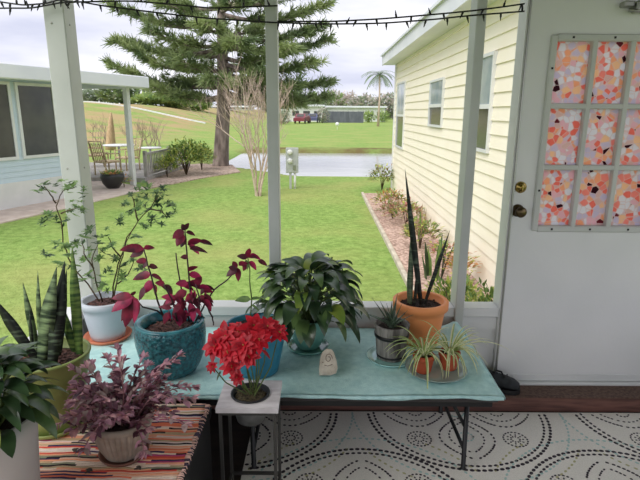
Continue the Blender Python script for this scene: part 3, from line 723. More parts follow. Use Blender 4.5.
# white road line on the rise
m = MB(); q = fr(-34, -13, 1)
for i in range(len(q)-1):
    a, b = q[i], q[i+1]; za, zb_ = ground_h(a, 60), ground_h(b, 60)
    m.add([(a, 60, za-.1), (b, 60, zb_-.1), (b, 60, zb_+.13), (a, 60, za+.13), (a, 60.4, za-.1), (b, 60.4, zb_-.1), (b, 60.4, zb_+.13), (a, 60.4, za+.13)], [(0, 1, 2, 3), (3, 2, 6, 7), (7, 6, 5, 4)])
tag(m.build('low_wall', WHITE), 'low white kerb wall running along the far grassy rise', 'kerb')
# bare brush on the rise
for i, (px, py, pt) in enumerate(((98, 140, 104), (140, 140, 100), (150, 142, 108))):
    a = G(px, 150, ZG); Y = 30; p = P(px, py, Y); m = MB(); rr.seed(70+i)
    t_ = thing('dry_brush', ['dry brown brush left of the folded parasol', 'dry brown brush right behind carport post', 'thin dry brush further right of carport post'][i], 'brush', (p.x, Y, ground_h(p.x, Y)-.05))
    for k in range(10): twig(m, Vector((rr.uniform(-.6, .6), rr.uniform(-.4, .4), 0)), Vector((rr.gauss(0, .3), rr.gauss(0, .3), 1)), .8, .018, 2)
    m.build('branches', DEAD, t_)

# ================================================================ INSIDE THE PORCH
ZT = .445                        # top of the cloth on the low table
# ---------------------------------------------------------------- outdoor rug with dotted medallions
RUGB = mat('rug_weave', rgb(240, 236, 228), rgb(226, 222, 214), .95, 220, detail=2, bump=.25, bscale=500)
RD = mat('rug_dark_yarn', rgb(58, 50, 58), rough=.95); RT = mat('rug_teal_yarn', rgb(176, 204, 200), rough=.95); RO = mat('rug_olive_yarn', rgb(186, 182, 140), rough=.95)
rug = MB(); RX0, RX1, RY0, RY1 = -.345, 2.28, .2, 2.525
rug.box(RX0, RX1, RY0, RY1, .0, .008, bev=.003)
def dash(x, y, a, L=.014, W=.008, mi=1):
    L *= 1.4; W *= 1.55
    if not (RX0+.01 < x < RX1-.01 and RY0+.01 < y < RY1-.01): return
    c, s_ = math.cos(a), math.sin(a); v = []
    for k in range(8):
        t_ = 2*PI*k/8; u, w_ = L/2*math.cos(t_), W/2*math.sin(t_); v.append((x+u*c-w_*s_, y+u*s_+w_*c, .0095))
    rug.add(v+[(a_, b_, .007) for a_, b_, _ in v], [tuple(range(8))]+[(k, k+8, (k+1) % 8+8, (k+1) % 8) for k in range(8)], mi)
def arc(cx, cy, r, a0, a1, sp=.028, L=.014, W=.008, mi=1):
    n = int(abs(a1-a0)*r/sp)
    for k in range(n+1):
        a = a0+(a1-a0)*k/max(1, n); dash(cx+r*math.cos(a), cy+r*math.sin(a), a+PI/2, L, W, mi)
def poly(pts, sp=.022, L=.011, W=.006, mi=1):
    for (x0, y0), (x1, y1) in zip(pts, pts[1:]):
        d_ = math.hypot(x1-x0, y1-y0); n = max(1, int(round(d_/sp))); a = math.atan2(y1-y0, x1-x0)
        for k in range(n): dash(x0+(x1-x0)*k/n, y0+(y1-y0)*k/n, a, L, W, mi)
def curve(fn, a, b, n=14): return [fn(a+(b-a)*k/n) for k in range(n+1)]
for row in range(-2, 2):
    cy = 2.52+row*.80+.0
    for c_ in range(-1, 4):
        cx = .74+c_*1.12+(-.54 if row % 2 else 0)
        arc(cx, cy, .475, 0, 2*PI, L=.0165, W=.0105); arc(cx, cy, .445, 0, 2*PI, L=.0145, W=.0085)
        arc(cx, cy, .56, 0, 2*PI, .030, .013, .007, 2)
        for q in range(4):                       # olive and teal infill between medallions
            a = PI/4+q*PI/2; arc(cx, cy, .61, a-.22, a+.22, .030, .013, .007, 3)
        for q in range(4):
            a = q*PI/2; ca, sa = math.cos(a), math.sin(a)
            T = lambda u, v: (cx+u*ca-v*sa, cy+u*sa+v*ca)
            for sgn in (-1, 1):                  # pointed petal, double line
                poly([T(.06+.34*t_, sgn*.135*math.sin(PI*t_)**.8) for t_ in [k/12 for k in range(13)]], L=.012, W=.007)
                poly([T(.10+.25*t_, sgn*.085*math.sin(PI*t_)**.8) for t_ in [k/10 for k in range(11)]], L=.010, W=.006)
            for ang_ in (PI/4,):                 # little flowers between petals
                fx, fy = T(.24, .24)
                for k in range(10):
                    b_ = k*2*PI/10
                    for rr_ in (.022, .038): dash(fx+rr_*math.cos(b_), fy+rr_*math.sin(b_), b_, .008, .005)
                arc(fx, fy, .058, 0, 2*PI, .018, .009, .006)
            arc(*T(.22, 0), .035, 0, 2*PI, .018, .009, .006, 2 if q % 2 else 1)
        arc(cx, cy, .045, 0, 2*PI, .014, .01, .006, 2)
tag(rug.build('rug', [RUGB, RD, RT, RO]), 'cream outdoor rug with dark dotted circles on porch floor', 'rug')

# ---------------------------------------------------------------- low table with turquoise cloth
CLOTH = mat('turquoise_cloth', rgb(192, 228, 226), rgb(170, 212, 212), .9, 30, bump=.25, bscale=160)
TBL = mat('dark_table_top', rgb(52, 46, 46), rough=.5)
TX0, TX1, TY0, TY1 = -1.20, .755, 1.955, 2.64
tbl = thing('folding_table', 'long low dark table under the turquoise cloth by the windows', 'table', (-.2, 2.3, 0))
def loc(x, y, z): return (x+.2, y-2.3, z)
m = MB(); m.box(TX0+.2, TX1+.2, TY0-2.3, TY1-2.3, .405, .43, bev=.006); m.build('tabletop', TBL, tbl)
m = MB(); m.box(TX0+.22, TX1+.18, TY0-2.3+.02, TY0-2.3+.04, .375, .405); m.box(TX0+.22, TX1+.18, TY1-2.3-.04, TY1-2.3-.02, .375, .405); m.build('apron', BLACKM, tbl)
for x in (-1.08, -.295, .66):
    for y in (2.06, 2.52):
        m = MB(); m.tube([loc(x-.006, y, .405), loc(x, y, .012), loc(x, y, .008)], [.011, .011, .014], 10)
        m.build('leg', BLACKM, tbl)
    MB().tube([loc(x, 2.06, .10), loc(x, 2.52, .10)], .009, 8).build('stretcher', BLACKM, tbl)
    MB().tube([loc(x-.10, 2.06, .40), loc(x, 2.062, .21)], .008, 8).build('brace', BLACKM, tbl)
def cloth_z(x, y):
    n_ = noise.noise(Vector((x*5, y*7, 0)))*.0025+noise.noise(Vector((x*14, y*22, 3)))*.0015
    hump = .052*math.exp(-((x-.70)/.075)**2-((y-2.57)/.07)**2)
    xr = .735+.01*math.sin(y*9); ridge = .022*math.exp(-((x-xr)/.022)**2)*S(2.02, 2.12, y)
    return ZT-.004+n_+hump+ridge+.003
xs_ = fr(TX0-.006, TX1+.012, .018); ys_ = fr(TY0-.012, TY1, .018)
m = MB(); v = []; n_ = len(xs_)
for y in ys_:
    for x in xs_:
        yo_ = y-.006*math.sin(x*9)*S(TY0+.05, TY0, y); v.append((x, yo_, cloth_z(x, y)))
m.add(v, [(j*n_+i, j*n_+i+1, (j+1)*n_+i+1, (j+1)*n_+i) for j in range(len(ys_)-1) for i in range(n_-1)], 0, True)
top = len(v)
# hem along the front and right edge, folded down over the table edge
def hem(idx, ox, oy, drop):
    k = len(m.v); r_ = [m.v[i] for i in idx]; nn = len(r_)
    a = [(x+ox*.8, y+oy*.8, z-.004) for x, y, z in r_]; b = [(x+ox, y+oy, .430-.006*noise.noise(Vector((x*6, y*6, 1)))+.002*math.sin(x*33)) for x, y, z in r_]; c = [(x-ox*.2, y-oy*.2, z_) for (x, y, z_) in b]
    m.v += a+b+c
    rows = [list(idx), list(range(k, k+nn)), list(range(k+nn, k+2*nn)), list(range(k+2*nn, k+3*nn))]
    for p_, q_ in zip(rows, rows[1:]):
        for i in range(nn-1): m.f.append((p_[i], p_[i+1], q_[i+1], q_[i])); m.m.append(0); m.sm.append(True)
hem(range(n_), 0, -.006, .02); hem([j*n_+n_-1 for j in range(len(ys_))], .008, 0, .02)
tag(m.build('tablecloth', CLOTH), 'light turquoise cloth covering the low table, bunched at its right end', 'tablecloth')

# ---------------------------------------------------------------- black trunk with rag mat
trk = thing('storage_trunk', 'black low trunk under the striped rag mat', 'trunk', (-.845, 1.24, 0))
CX = (-1.25+-.44)/2; hw = .405
m = MB(); m.box(-hw, hw, -.63, .63, .03, .39, bev=.01); m.build('body', BLACKM, trk)
m = MB(); m.box(-hw-.008, hw+.008, -.638, .638, .392, .438, bev=.008); m.build('lid', BLACKM, trk)
for sx in (-1, 1):
    for sy in (-1, 1): MB().lathe([(.02, 0), (.026, .03)], (sx*.36, sy*.58, 0), 12).build('foot', BLACKP, trk)
def ragmat_material():
    m = bpy.data.materials.new('striped_rag_weave'); m.use_nodes = True; nt = m.node_tree; b = nt.nodes['Principled BSDF']; L = nt.links.new; b.inputs['Roughness'].default_value = .95; b.inputs['Specular IOR Level'].default_value = .1
    tc = _n(nt, 'ShaderNodeTexCoord'); sp = _n(nt, 'ShaderNodeSeparateXYZ'); L(tc.outputs['Object'], sp.inputs[0])
    wob = _n(nt, 'ShaderNodeTexNoise'); wob.inputs['Scale'].default_value = 9; L(tc.outputs['Object'], wob.inputs['Vector'])
    def mt(op, a, b_=None, c=None):
        x = _n(nt, 'ShaderNodeMath', operation=op)
        for k, q in enumerate((a, b_, c)):
            if q is None: continue
            if isinstance(q, (int, float)): x.inputs[k].default_value = q
            else: L(q, x.inputs[k])
        return x.outputs[0]
    yy = mt('ADD', mt('MULTIPLY', sp.outputs['Y'], 125), mt('MULTIPLY', wob.outputs['Fac'], 3.5)); row = mt('FLOOR', yy)
    w1 = _n(nt, 'ShaderNodeTexWhiteNoise', noise_dimensions='1D'); L(row, w1.inputs['W'])
    seg = mt('FLOOR', mt('ADD', mt('MULTIPLY', sp.outputs['X'], 3.2), mt('MULTIPLY', w1.outputs['Value'], 7)))
    cb = _n(nt, 'ShaderNodeCombineXYZ'); L(row, cb.inputs[0]); L(seg, cb.inputs[1])
    w2 = _n(nt, 'ShaderNodeTexWhiteNoise', noise_dimensions='2D'); L(cb.outputs[0], w2.inputs['Vector'])
    r = _n(nt, 'ShaderNodeValToRGB'); r.color_ramp.interpolation = 'CONSTANT'; e = r.color_ramp.elements
    cs = [(0, (250, 176, 140)), (.14, (250, 226, 206)), (.27, (240, 130, 96)), (.38, (206, 176, 140)), (.50, (246, 196, 170)), (.60, (150, 150, 124)), (.67, (198, 86, 130)), (.74, (244, 222, 214)), (.83, (74, 62, 96)), (.89, (226, 92, 78)), (.94, (56, 48, 52))]
    e[0].position = 0; e[0].color = rgb(*cs[0][1]); e[1].position = cs[1][0]; e[1].color = rgb(*cs[1][1])
    for p, c in cs[2:]: x = e.new(p); x.color = rgb(*c)
    L(w2.outputs['Value'], r.inputs[0]); L(r.outputs[0], b.inputs['Base Color'])
    n = _n(nt, 'ShaderNodeTexNoise'); n.inputs['Scale'].default_value = 160; L(tc.outputs['Object'], n.inputs['Vector'])
    bp = _n(nt, 'ShaderNodeBump'); bp.inputs['Strength'].default_value = .8; bp.inputs['Distance'].default_value = .004
    L(mt('ADD', mt('ABSOLUTE', mt('SINE', mt('MULTIPLY', yy, PI))), n.outputs['Fac']), bp.inputs['Height']); L(bp.outputs[0], b.inputs['Normal']); return m
RAG = ragmat_material()
FR_D = mat('dark_yarn', rgb(90, 78, 96), rough=.95); FR_L = mat('pale_yarn', rgb(230, 190, 176), rough=.95)
m = MB(); MX0, MX1, MY0, MY1 = -1.24, -.452, .62, 1.872
xs_ = fr(MX0, MX1, .02); ys_ = fr(MY0, MY1, .008); n_ = len(xs_); v = []
for lay in (1, 0):
    for y in ys_:
        for x in xs_: v.append((x+.004*math.sin(y*60)*(x == xs_[-1]), y+.004*math.sin(x*11), .4385+lay*(.0055+.0012*math.sin(y*2*PI/.016))))
    pass
N_ = len(xs_)*len(ys_)
fs = [(j*n_+i, j*n_+i+1, (j+1)*n_+i+1, (j+1)*n_+i) for j in range(len(ys_)-1) for i in range(n_-1)]
fs += [(j*n_+n_-1, N_+j*n_+n_-1, N_+(j+1)*n_+n_-1, (j+1)*n_+n_-1) for j in range(len(ys_)-1)]
J = (len(ys_)-1)*n_; fs += [(J+i, J+i+1, N_+J+i+1, N_+J+i) for i in range(n_-1)]
m.add(v, fs, 0, True); mato = m.build('rag_mat', RAG)
tag(mato, 'coral, cream and plum striped rag mat on black trunk', 'mat')
m = MB(); rr = random.Random(2); y = MY0+.004
while y < MY1:
    m.tube([(MX1-.006, y, .441), (MX1+.008+rr.uniform(0, .008), y+rr.uniform(-.004, .004), .441), (MX1+.014+rr.uniform(0, .006), y+rr.uniform(-.004, .004), .434)], [.0028, .0024, .0015], 4, rr.choice((0, 1, 1, 1)), True); y += .0075
m.build('fringe', [FR_D, FR_L], mato)

# ---------------------------------------------------------------- pots and plants
def pot_profile(rb, rt, h, wall=.008, lip=0, liph=0, depth=.025, bulge=0):
    p = [(rb*.92, 0), (rb, .004)]
    for k in range(1, 7):
        t_ = k/6; p.append((rb+(rt-rb)*t_+bulge*math.sin(PI*t_), (h-liph)*t_))
    if lip: p += [(rt+lip, h-liph+.003), (rt+lip, h-.003), (rt+lip-.003, h)]
    else: p += [(rt, h)]
    p += [(rt-wall, h), (rt-wall-.002, h-.006), (rt-wall-.004-(rt-rb)*depth/h, h-depth-.01), (0, h-depth-.011)]
    return p
def soil(r, z, m_, par, rnd, bits=40):
    m = MB(); m.lathe([(r, -.004), (r*.8, .004), (r*.4, .002), (0, .005)], (0, 0, z), 24)
    for _ in range(bits):
        a = rnd.uniform(0, 2*PI); q = r*.92*math.sqrt(rnd.random()); s_ = rnd.uniform(.002, .0055)
        m.blob((q*math.cos(a), q*math.sin(a), z+.004), (s_*1.5, s_, s_*.7), 0, 5)
    return m.build('soil', m_, par)
def saucer(name, label, c, r, h, m_, cat='saucer'):
    m = MB(); m.lathe([(r*.72, 0), (r*.9, .002), (r, h), (r-.006, h), (r*.86, .006), (r*.70, .005), (0, .005)], (0, 0, 0), 40)
    o = m.build(name, m_, None, c); return tag(o, label, cat)
GW = mat('pale_grey_pot', rgb(196, 202, 212), rgb(186, 192, 202), .5, 5)
TERRA = mat('terracotta', rgb(214, 132, 100), rgb(196, 112, 84), .8, 12)
TERR2 = mat('red_terracotta', rgb(196, 92, 58), rgb(176, 76, 48), .75, 20)
ORNG = mat('orange_pot', rgb(244, 158, 98), rgb(238, 146, 86), .5, 4)
TEAL = mat('hammered_teal_glaze', rgb(44, 122, 134), rgb(14, 62, 76), .25, 70, detail=3, bump=.8, bscale=60, coat=.3)
TEALI = mat('teal_glaze_rim', rgb(60, 136, 146), rgb(34, 92, 106), .25, 20, coat=.3)
BLUE = mat('blue_teal_pot', rgb(52, 134, 160), rgb(38, 112, 140), .4, 6)
CELA = mat('sea_green_glaze', rgb(126, 178, 164), rgb(92, 146, 136), .2, 9, coat=.5)
GREENP = mat('green_plastic_pot', rgb(144, 158, 92), rgb(134, 148, 84), .45, 4)
GREYP = mat('light_grey_pot', rgb(186, 186, 182), rgb(176, 176, 174), .5, 4)
CLAYG = mat('grey_clay', rgb(164, 152, 138), rgb(134, 122, 110), .85, 14, bump=.15)
CLAYS = mat('brown_clay', rgb(126, 84, 68), rgb(98, 66, 56), .8, 12)
WOOD = mat('weathered_barrel_wood', rgb(150, 146, 140), rgb(74, 70, 66), .8, 40, (1, 1, .12), bump=.5, bscale=60)
PLATE = mat('pale_turquoise_glass', rgb(158, 208, 204), rgb(146, 196, 194), .12, 8, coat=.5)
GLASS = bpy.data.materials.new('smoky_glass'); GLASS.use_nodes = True
_b = GLASS.node_tree.nodes['Principled BSDF']; _b.inputs['Base Color'].default_value = rgb(190, 210, 206); _b.inputs['Transmission Weight'].default_value = .45; _b.inputs['Roughness'].default_value = .06; _b.inputs['IOR'].default_value = 1.3
SNAKE = mat('snake_plant_leaf', rgb(124, 144, 104), rgb(32, 48, 36), .45, 16, (.5, .5, 3.4), detail=2, lo=.40, hi=.60)
SNAKED = mat('dark_snake_plant_leaf', rgb(84, 98, 80), rgb(24, 30, 28), .45, 26, (.6, .6, 3), detail=2, lo=.33, hi=.47)
SNAKEL = mat('light_snake_plant_leaf', rgb(134, 162, 84), rgb(58, 92, 48), .45, 18, (.5, .5, 3.4), detail=2, lo=.4, hi=.6, trans=.15)

# --- pale pot with airy shrub, back left
c = Vector((-1.095, 2.50, ZT)); rr = random.Random(11)
saucer('pot_saucer', 'terracotta saucer beneath the pale grey pot', c, .118, .02, TERRA)
t_ = thing('potted_plant', 'pale grey pot with tall airy small leaved plant, back left on cloth', 'plant', c+Vector((0, 0, .007)))
m = MB(); m.lathe(pot_profile(.083, .112, .205, lip=.008, liph=.035)); m.build('pot', GW, t_); soil(.098, .178, MULCH, t_, rr, 60)
AIRY = leafmat('airy_leaf', rgb(150, 178, 110), rgb(92, 128, 74), .35, .5, 20); AIRY2 = leafmat('airy_dark_leaf', rgb(86, 112, 70), rgb(50, 76, 50), .3, .5, 20)
def wp(px, py, dy=0): return P(px, py, c.y+dy)-c-Vector((0, 0, .007))
def stemline(m, pts, r0, r1, jit=.004, nd=7):
    q = [Vector(p) for p in pts]; out = []
    for a, b in zip(q, q[1:]):
        for k in range(3): out.append(a.lerp(b, k/3)+Vector((R.uniform(-jit, jit), R.uniform(-jit, jit), 0))*(k > 0))
    out.append(q[-1]); m.tube(out, [r0+(r1-r0)*k/(len(out)-1) for k in range(len(out))], nd); return out
def starleaf(fo, p, L, n, up=.35, mats=(0, 1), W=.34):
    ax = Vector((rr.uniform(-.5, .5), rr.uniform(-.7, .3), 1)).normalized(); u = ax.orthogonal().normalized(); v_ = ax.cross(u); mi = rr.choice(mats); a0 = rr.uniform(0, 6)
    for k in range(n):
        a = a0+2*PI*k/n*.85; d_ = (u*math.cos(a)+v_*math.sin(a)+ax*up).normalized(); fo.leaf(p, d_, L*rr.uniform(.75, 1.15), L*W, .5, .2, 4, mi)
sm = MB(); fo = MB()
lines = [[(100, 303, .0), (88, 285, .02), (72, 266, .03), (63, 245, 0), (61, 222, -.04), (56, 208, -.04), (63, 192, -.05), (75, 189, -.06)],
         [(61, 215, -.04), (68, 212, -.06), (76, 210, -.08)], [(56, 205, -.04), (50, 196, -.05), (44, 188, -.07)],
         [(103, 303, .0), (96, 282, -.04), (92, 262, -.07), (98, 246, -.08)], [(94, 270, -.06), (84, 255, -.08), (82, 240, -.08)],
         [(112, 303, .02), (115, 280, 0), (121, 258, -.02), (127, 238, -.04), (138, 222, -.06), (150, 210, -.06), (158, 198, -.07)],
         [(114, 303, 0), (119, 272, -.02), (124, 250, -.04), (134, 228, -.04)], [(121, 258, -.02), (112, 248, -.02), (108, 238, -.02)],
         [(138, 222, -.06), (134, 208, -.06), (132, 198, -.07)], [(150, 210, -.06), (162, 212, -.08), (166, 218, -.09)], [(118, 285, 0), (128, 276, -.03), (134, 262, -.03)]]
for l in lines: stemline(sm, [wp(*q) for q in l], .0042, .0018)
spots = [(44, 186), (52, 192), (40, 194), (74, 187), (66, 190), (80, 195), (60, 183), (76, 208), (70, 214), (82, 212), (50, 218), (44, 224), (58, 225), (66, 222), (56, 244), (66, 250), (50, 256), (72, 256), (60, 264), (84, 238), (78, 246), (90, 232),
         (98, 244), (92, 252), (104, 250), (86, 262), (76, 268), (98, 262), (90, 274), (80, 280), (100, 280), (108, 236), (112, 246), (108, 272), (116, 262), (104, 288), (132, 196), (126, 203), (140, 192), (148, 188), (154, 194), (162, 190), (146, 200), (158, 204), (168, 198), (138, 208), (142, 214),
         (166, 217), (160, 224), (152, 220), (144, 226), (134, 262), (126, 268), (140, 270), (130, 252), (122, 280), (148, 212), (170, 206), (136, 240), (120, 222), (128, 212)]
for k, (x, y) in enumerate(spots):
    starleaf(fo, wp(x+rr.uniform(-2, 2), y+rr.uniform(-2, 2), rr.uniform(-.09, .02)), .038*rr.uniform(.8, 1.2), 9, .35, (0, 0, 1), .38)
    for _ in range(2): starleaf(fo, wp(x+rr.uniform(-6, 6), y+rr.uniform(-6, 6), rr.uniform(-.09, .02)), .027, 7)
sm.build('stem', STEM, t_); fo.build('foliage', [AIRY, AIRY2], t_)

# --- teal pot with dark red leaved plant
REDL = leafmat('dark_red_leaf', rgb(158, 40, 72), rgb(84, 24, 46), .25, .45, 22); REDD = leafmat('maroon_leaf', rgb(104, 34, 52), rgb(58, 24, 36), .2, .45, 22)
REDP = leafmat('pink_red_leaf', rgb(190, 48, 96), rgb(130, 30, 70), .3, .45, 22)
c = Vector((-.665, 2.155, ZT)); rr = random.Random(12)
t_ = thing('potted_plant', 'hammered dark teal pot holding the tall maroon leaved plant', 'plant', c)
m = MB(); prof = [(.095, 0), (.104, .004), (.125, .04), (.143, .09), (.152, .14), (.154, .18), (.152, .215), (.149, .232), (.130, .232), (.118, .19), (0, .19)]
m.lathe(prof, n=56, rf=lambda a, z: 1+.012*math.cos(4*a)); m.build('pot', TEAL, t_)
m = MB(); m.lathe([(.149, .230), (.150, .237), (.146, .241), (.128, .241), (.122, .236), (.116, .205), (.110, .196), (.116, .195), (.14, .226), (.149, .230)], n=56, cap=False, rf=lambda a, z: 1+.012*math.cos(4*a)); m.build('rim', TEALI, t_)
soil(.112, .20, MULCH, t_, rr, 80)
def wp(px, py, dy=0): return P(px, py, c.y+dy)-c
def rleaf(fo, px, py, dx, dy_, L, W, mi, dep=0, face=None):      # leaf from a pixel point in a picture-like direction, W/L in metres
    p = wp(px, py, dep); d_ = Vector((dx, rr.uniform(-.45, .15), dy_)).normalized()
    fo.leaf(p, d_, L, W, .5, .25, 6, mi, side=Vector((-dy_, -.5+rr.uniform(-.4, .4), dx)))
sm = MB(); fo = MB()
for l in [[(192, 322, 0), (191, 295, 0), (188, 265, .0), (186, 245, 0), (185, 230, 0)], [(190, 322, .03), (183, 298, .03), (179, 275, .03), (176, 254, .03)],
          [(166, 322, 0), (158, 302, -.02), (151, 275, -.02), (147, 262, -.02), (144, 250, -.02)], [(172, 322, .02), (158, 312, -.02), (143, 308, -.06), (133, 297, -.08)],
          [(196, 322, .0), (206, 303, 0), (215, 290, 0), (228, 280, 0), (237, 269, 0)], [(178, 322, -.03), (172, 300, -.04), (164, 285, -.05)], [(206, 303, 0), (213, 318, -.01), (214, 326, -.01)], [(200, 320, -.03), (200, 300, -.05), (196, 285, -.05)]]:
    stemline(sm, [wp(*q) for q in l], .0045, .0026, .002)
LV = [(185, 231, -.3, 1, .03, .022, 1), (185, 231, .4, .9, .035, .022, 1), (184, 232, -1, -.4, .055, .035, 0), (183, 234, -.6, -1, .06, .036, 0), (186, 233, .9, -.2, .04, .025, 1), (184, 238, -.4, -1, .045, .033, 1),
      (188, 246, .9, .5, .065, .038, 0), (189, 247, .9, -.35, .06, .04, 2), (190, 250, 1, .1, .085, .036, 1), (200, 243, 1, .05, .06, .034, 1), (188, 258, -.9, .2, .03, .02, 1),
      (144, 250, -1, .25, .095, .036, 0), (144, 250, 1, .35, .05, .026, 0), (144, 251, -.8, -.25, .07, .034, 1), (147, 262, -1, .15, .045, .026, 0), (147, 263, -.4, -.5, .03, .02, 1), (149, 268, .9, .2, .045, .026, 1), (151, 275, -1, -.15, .085, .034, 0), (151, 276, .9, -.3, .055, .03, 0), (153, 282, -.7, -.7, .07, .038, 2), (154, 285, .2, -1, .05, .03, 0), (144, 288, -.4, -1, .06, .032, 1),
      (189, 272, .7, .6, .055, .03, 0), (189, 275, .9, -.1, .06, .032, 2), (190, 282, .9, -.5, .06, .034, 0), (188, 285, -.8, .3, .05, .03, 2), (187, 292, -.9, -.3, .06, .035, 0), (189, 296, .7, -.8, .07, .04, 1), (190, 304, .3, -1, .08, .042, 2), (183, 302, -.5, -.9, .075, .04, 0), (176, 300, -.8, -.2, .06, .036, 0), (199, 300, .8, -.2, .07, .04, 1), (204, 300, .6, -.7, .06, .038, 0), (184, 312, -.2, -1, .06, .036, 0), (178, 316, .2, -1, .05, .034, 2), (172, 290, -.8, .5, .045, .026, 1), (168, 286, .2, -1, .06, .034, 1), (165, 285, -.7, .3, .04, .024, 0), (196, 286, .5, .9, .05, .03, 0), (200, 288, 1, .2, .05, .03, 2), (204, 292, .9, .1, .04, .026, 0),
      (133, 298, -.7, -.3, .10, .045, 2), (133, 298, -.5, -.8, .115, .048, 0), (133, 299, .05, -1, .105, .052, 2), (131, 300, -.25, -1, .12, .05, 0), (133, 298, .3, -.9, .08, .045, 0), (132, 297, -1, .1, .08, .036, 0), (133, 297, .3, .6, .03, .02, 1),
      (237, 269, -.9, -.45, .055, .030, 1), (237, 269, -.3, .9, .04, .025, 0), (237, 268, .1, -.9, .06, .032, 0), (239, 266, .8, .5, .05, .028, 0), (236, 270, -.5, .4, .035, .022, 1)]
for (px, py, dx, dz, L, W, mi) in LV: rleaf(fo, px, py, dx, dz, L*1.05, W*1.1, mi, rr.uniform(-.03, .02) if px > 136 else -.08)
for k in range(40):
    a = rr.uniform(-.09, .09); rleaf(fo, rr.uniform(168, 208), rr.uniform(285, 318), rr.uniform(-1, 1), rr.uniform(-1, .5), rr.uniform(.035, .06), rr.uniform(.022, .034), rr.choice((0, 0, 1, 2)), rr.uniform(-.05, .05))
sm.build('stem', DSTEM, t_); fo.build('foliage', [REDL, REDD, REDP], t_)

# --- blue bucket pot
c = Vector((-.283, 2.16, ZT)); rr = random.Random(13)
t_ = thing('potted_plant', 'blue teal pot behind the poinsettia with one thin stem', 'plant', c)
m = MB(); m.lathe(pot_profile(.097, .135, .222, wall=.009, lip=.004, liph=.022, depth=.02)); m.build('pot', BLUE, t_); soil(.12, .203, SOIL, t_, rr, 50)
sm = MB(); fo = MB(); stemline(sm, [wp(251, 318), wp(252, 300), wp(250, 282), wp(250, 270), wp(248, 258)], .0032, .0022, .001)
for a in [(248, 258, -.9, .3, .05, .028, 1), (248, 257, .2, 1, .045, .028, 0), (248, 258, .9, .25, .055, .03, 0), (249, 262, .7, -.6, .05, .034, 2), (248, 262, -.5, -.8, .05, .028, 0), (250, 256, .8, .0, .06, .032, 2), (258, 261, .9, -.2, .05, .026, 1)]: rleaf(fo, *a)
for a in [(251, 300, -.9, .2, .07, .03, 3), (251, 300, .9, .3, .06, .028, 3), (252, 306, .7, -.2, .05, .026, 3), (246, 260, .1, -1, .05, .024, 3)]: rleaf(fo, *a)
sm.build('stem', GSTEM, t_); fo.build('foliage', [REDL, REDD, REDP, AIRY], t_)

# --- peace lilies
def lily(par, n, rad, hgt, L, W, mats, seed, base=.12, low=-.1, mix=None, arc0=0, arc1=2*PI, dr=1):
    rr = random.Random(seed); sm = MB(); fo = MB()
    for k in range(n):
        a = arc0+(arc1-arc0)*((k*0.618034) % 1)+rr.uniform(-.2, .2); t = (k+.5)/n; e = PI/2*(1-t**.75); q = rad*math.cos(e)*rr.uniform(.45, .62); z = base+hgt*(.15+.70*math.sin(e))*rr.uniform(.85, 1.08)
        p0 = Vector((.02*math.cos(a), .02*math.sin(a), base)); p1 = Vector((q*.5*math.cos(a), q*.5*math.sin(a), base+(z-base)*.75)); p2 = Vector((q*math.cos(a), q*math.sin(a), z))
        sm.tube([p0, p1, p2], [.003, .0025, .002], 5, cap=False)
        d_ = Vector((math.cos(a), math.sin(a), .15+1.3*math.sin(e)*rr.uniform(.5, 1))); l = L*rr.uniform(.75, 1.15)
        fo.leaf(p2, d_, l, W*rr.uniform(.8, 1.15), rr.uniform(1.5, 2.8)*(1.15-.35*math.sin(e))*dr, rr.uniform(.12, .35), 8, rr.choices(range(len(mats)), mix)[0] if mix else rr.randrange(len(mats)), twist=rr.uniform(-.4, .4))
    sm.build('stem', GSTEM, par); fo.build('foliage', mats, par)
LILY = mat('deep_green_leaf', rgb(66, 92, 58), rgb(34, 54, 38), .28, 12, trans=.08, spec=.6); LILY2 = mat('mid_deep_green_leaf', rgb(96, 122, 70), rgb(54, 80, 48), .3, 12, trans=.15, spec=.6)
LILY3 = mat('bright_lily_leaf', rgb(150, 164, 70), rgb(106, 134, 56), .4, 12, trans=.25)
c = Vector((-.055, 2.39, ZT))
saucer('pot_saucer', 'sea green glazed saucer beneath the middle peace lily', c, .105, .018, CELA)
t_ = thing('potted_plant', 'bushy dark green peace lily in sea green glazed pot', 'plant', c+Vector((0, 0, .007)))
m = MB(); m.lathe([(.052, 0), (.058, .006), (.078, .045), (.093, .09), (.097, .12), (.095, .15), (.1, .158), (.095, .162), (.088, .158), (.086, .13), (0, .128)], n=44); m.build('pot', CELA, t_); soil(.085, .135, SOIL, t_, random.Random(1), 20)
lily(t_, 125, .33, .315, .165, .062, [LILY, LILY2, LILY3], 14, .135, mix=(5, 4, .5))

c = Vector((-.925, 1.30, ZT))
t_ = thing('potted_plant', 'large light grey pot with broad dark leaves, nearest left corner', 'plant', c)
m = MB(); m.lathe(pot_profile(.095, .118, .305, wall=.006, lip=0, depth=.03)); m.build('pot', GREYP, t_); soil(.105, .272, SOIL, t_, random.Random(2), 20)
lily(t_, 110, .19, .23, .115, .042, [LILY, LILY2, LILY3], 15, .27, mix=(5, 5, 1.2), dr=.8)

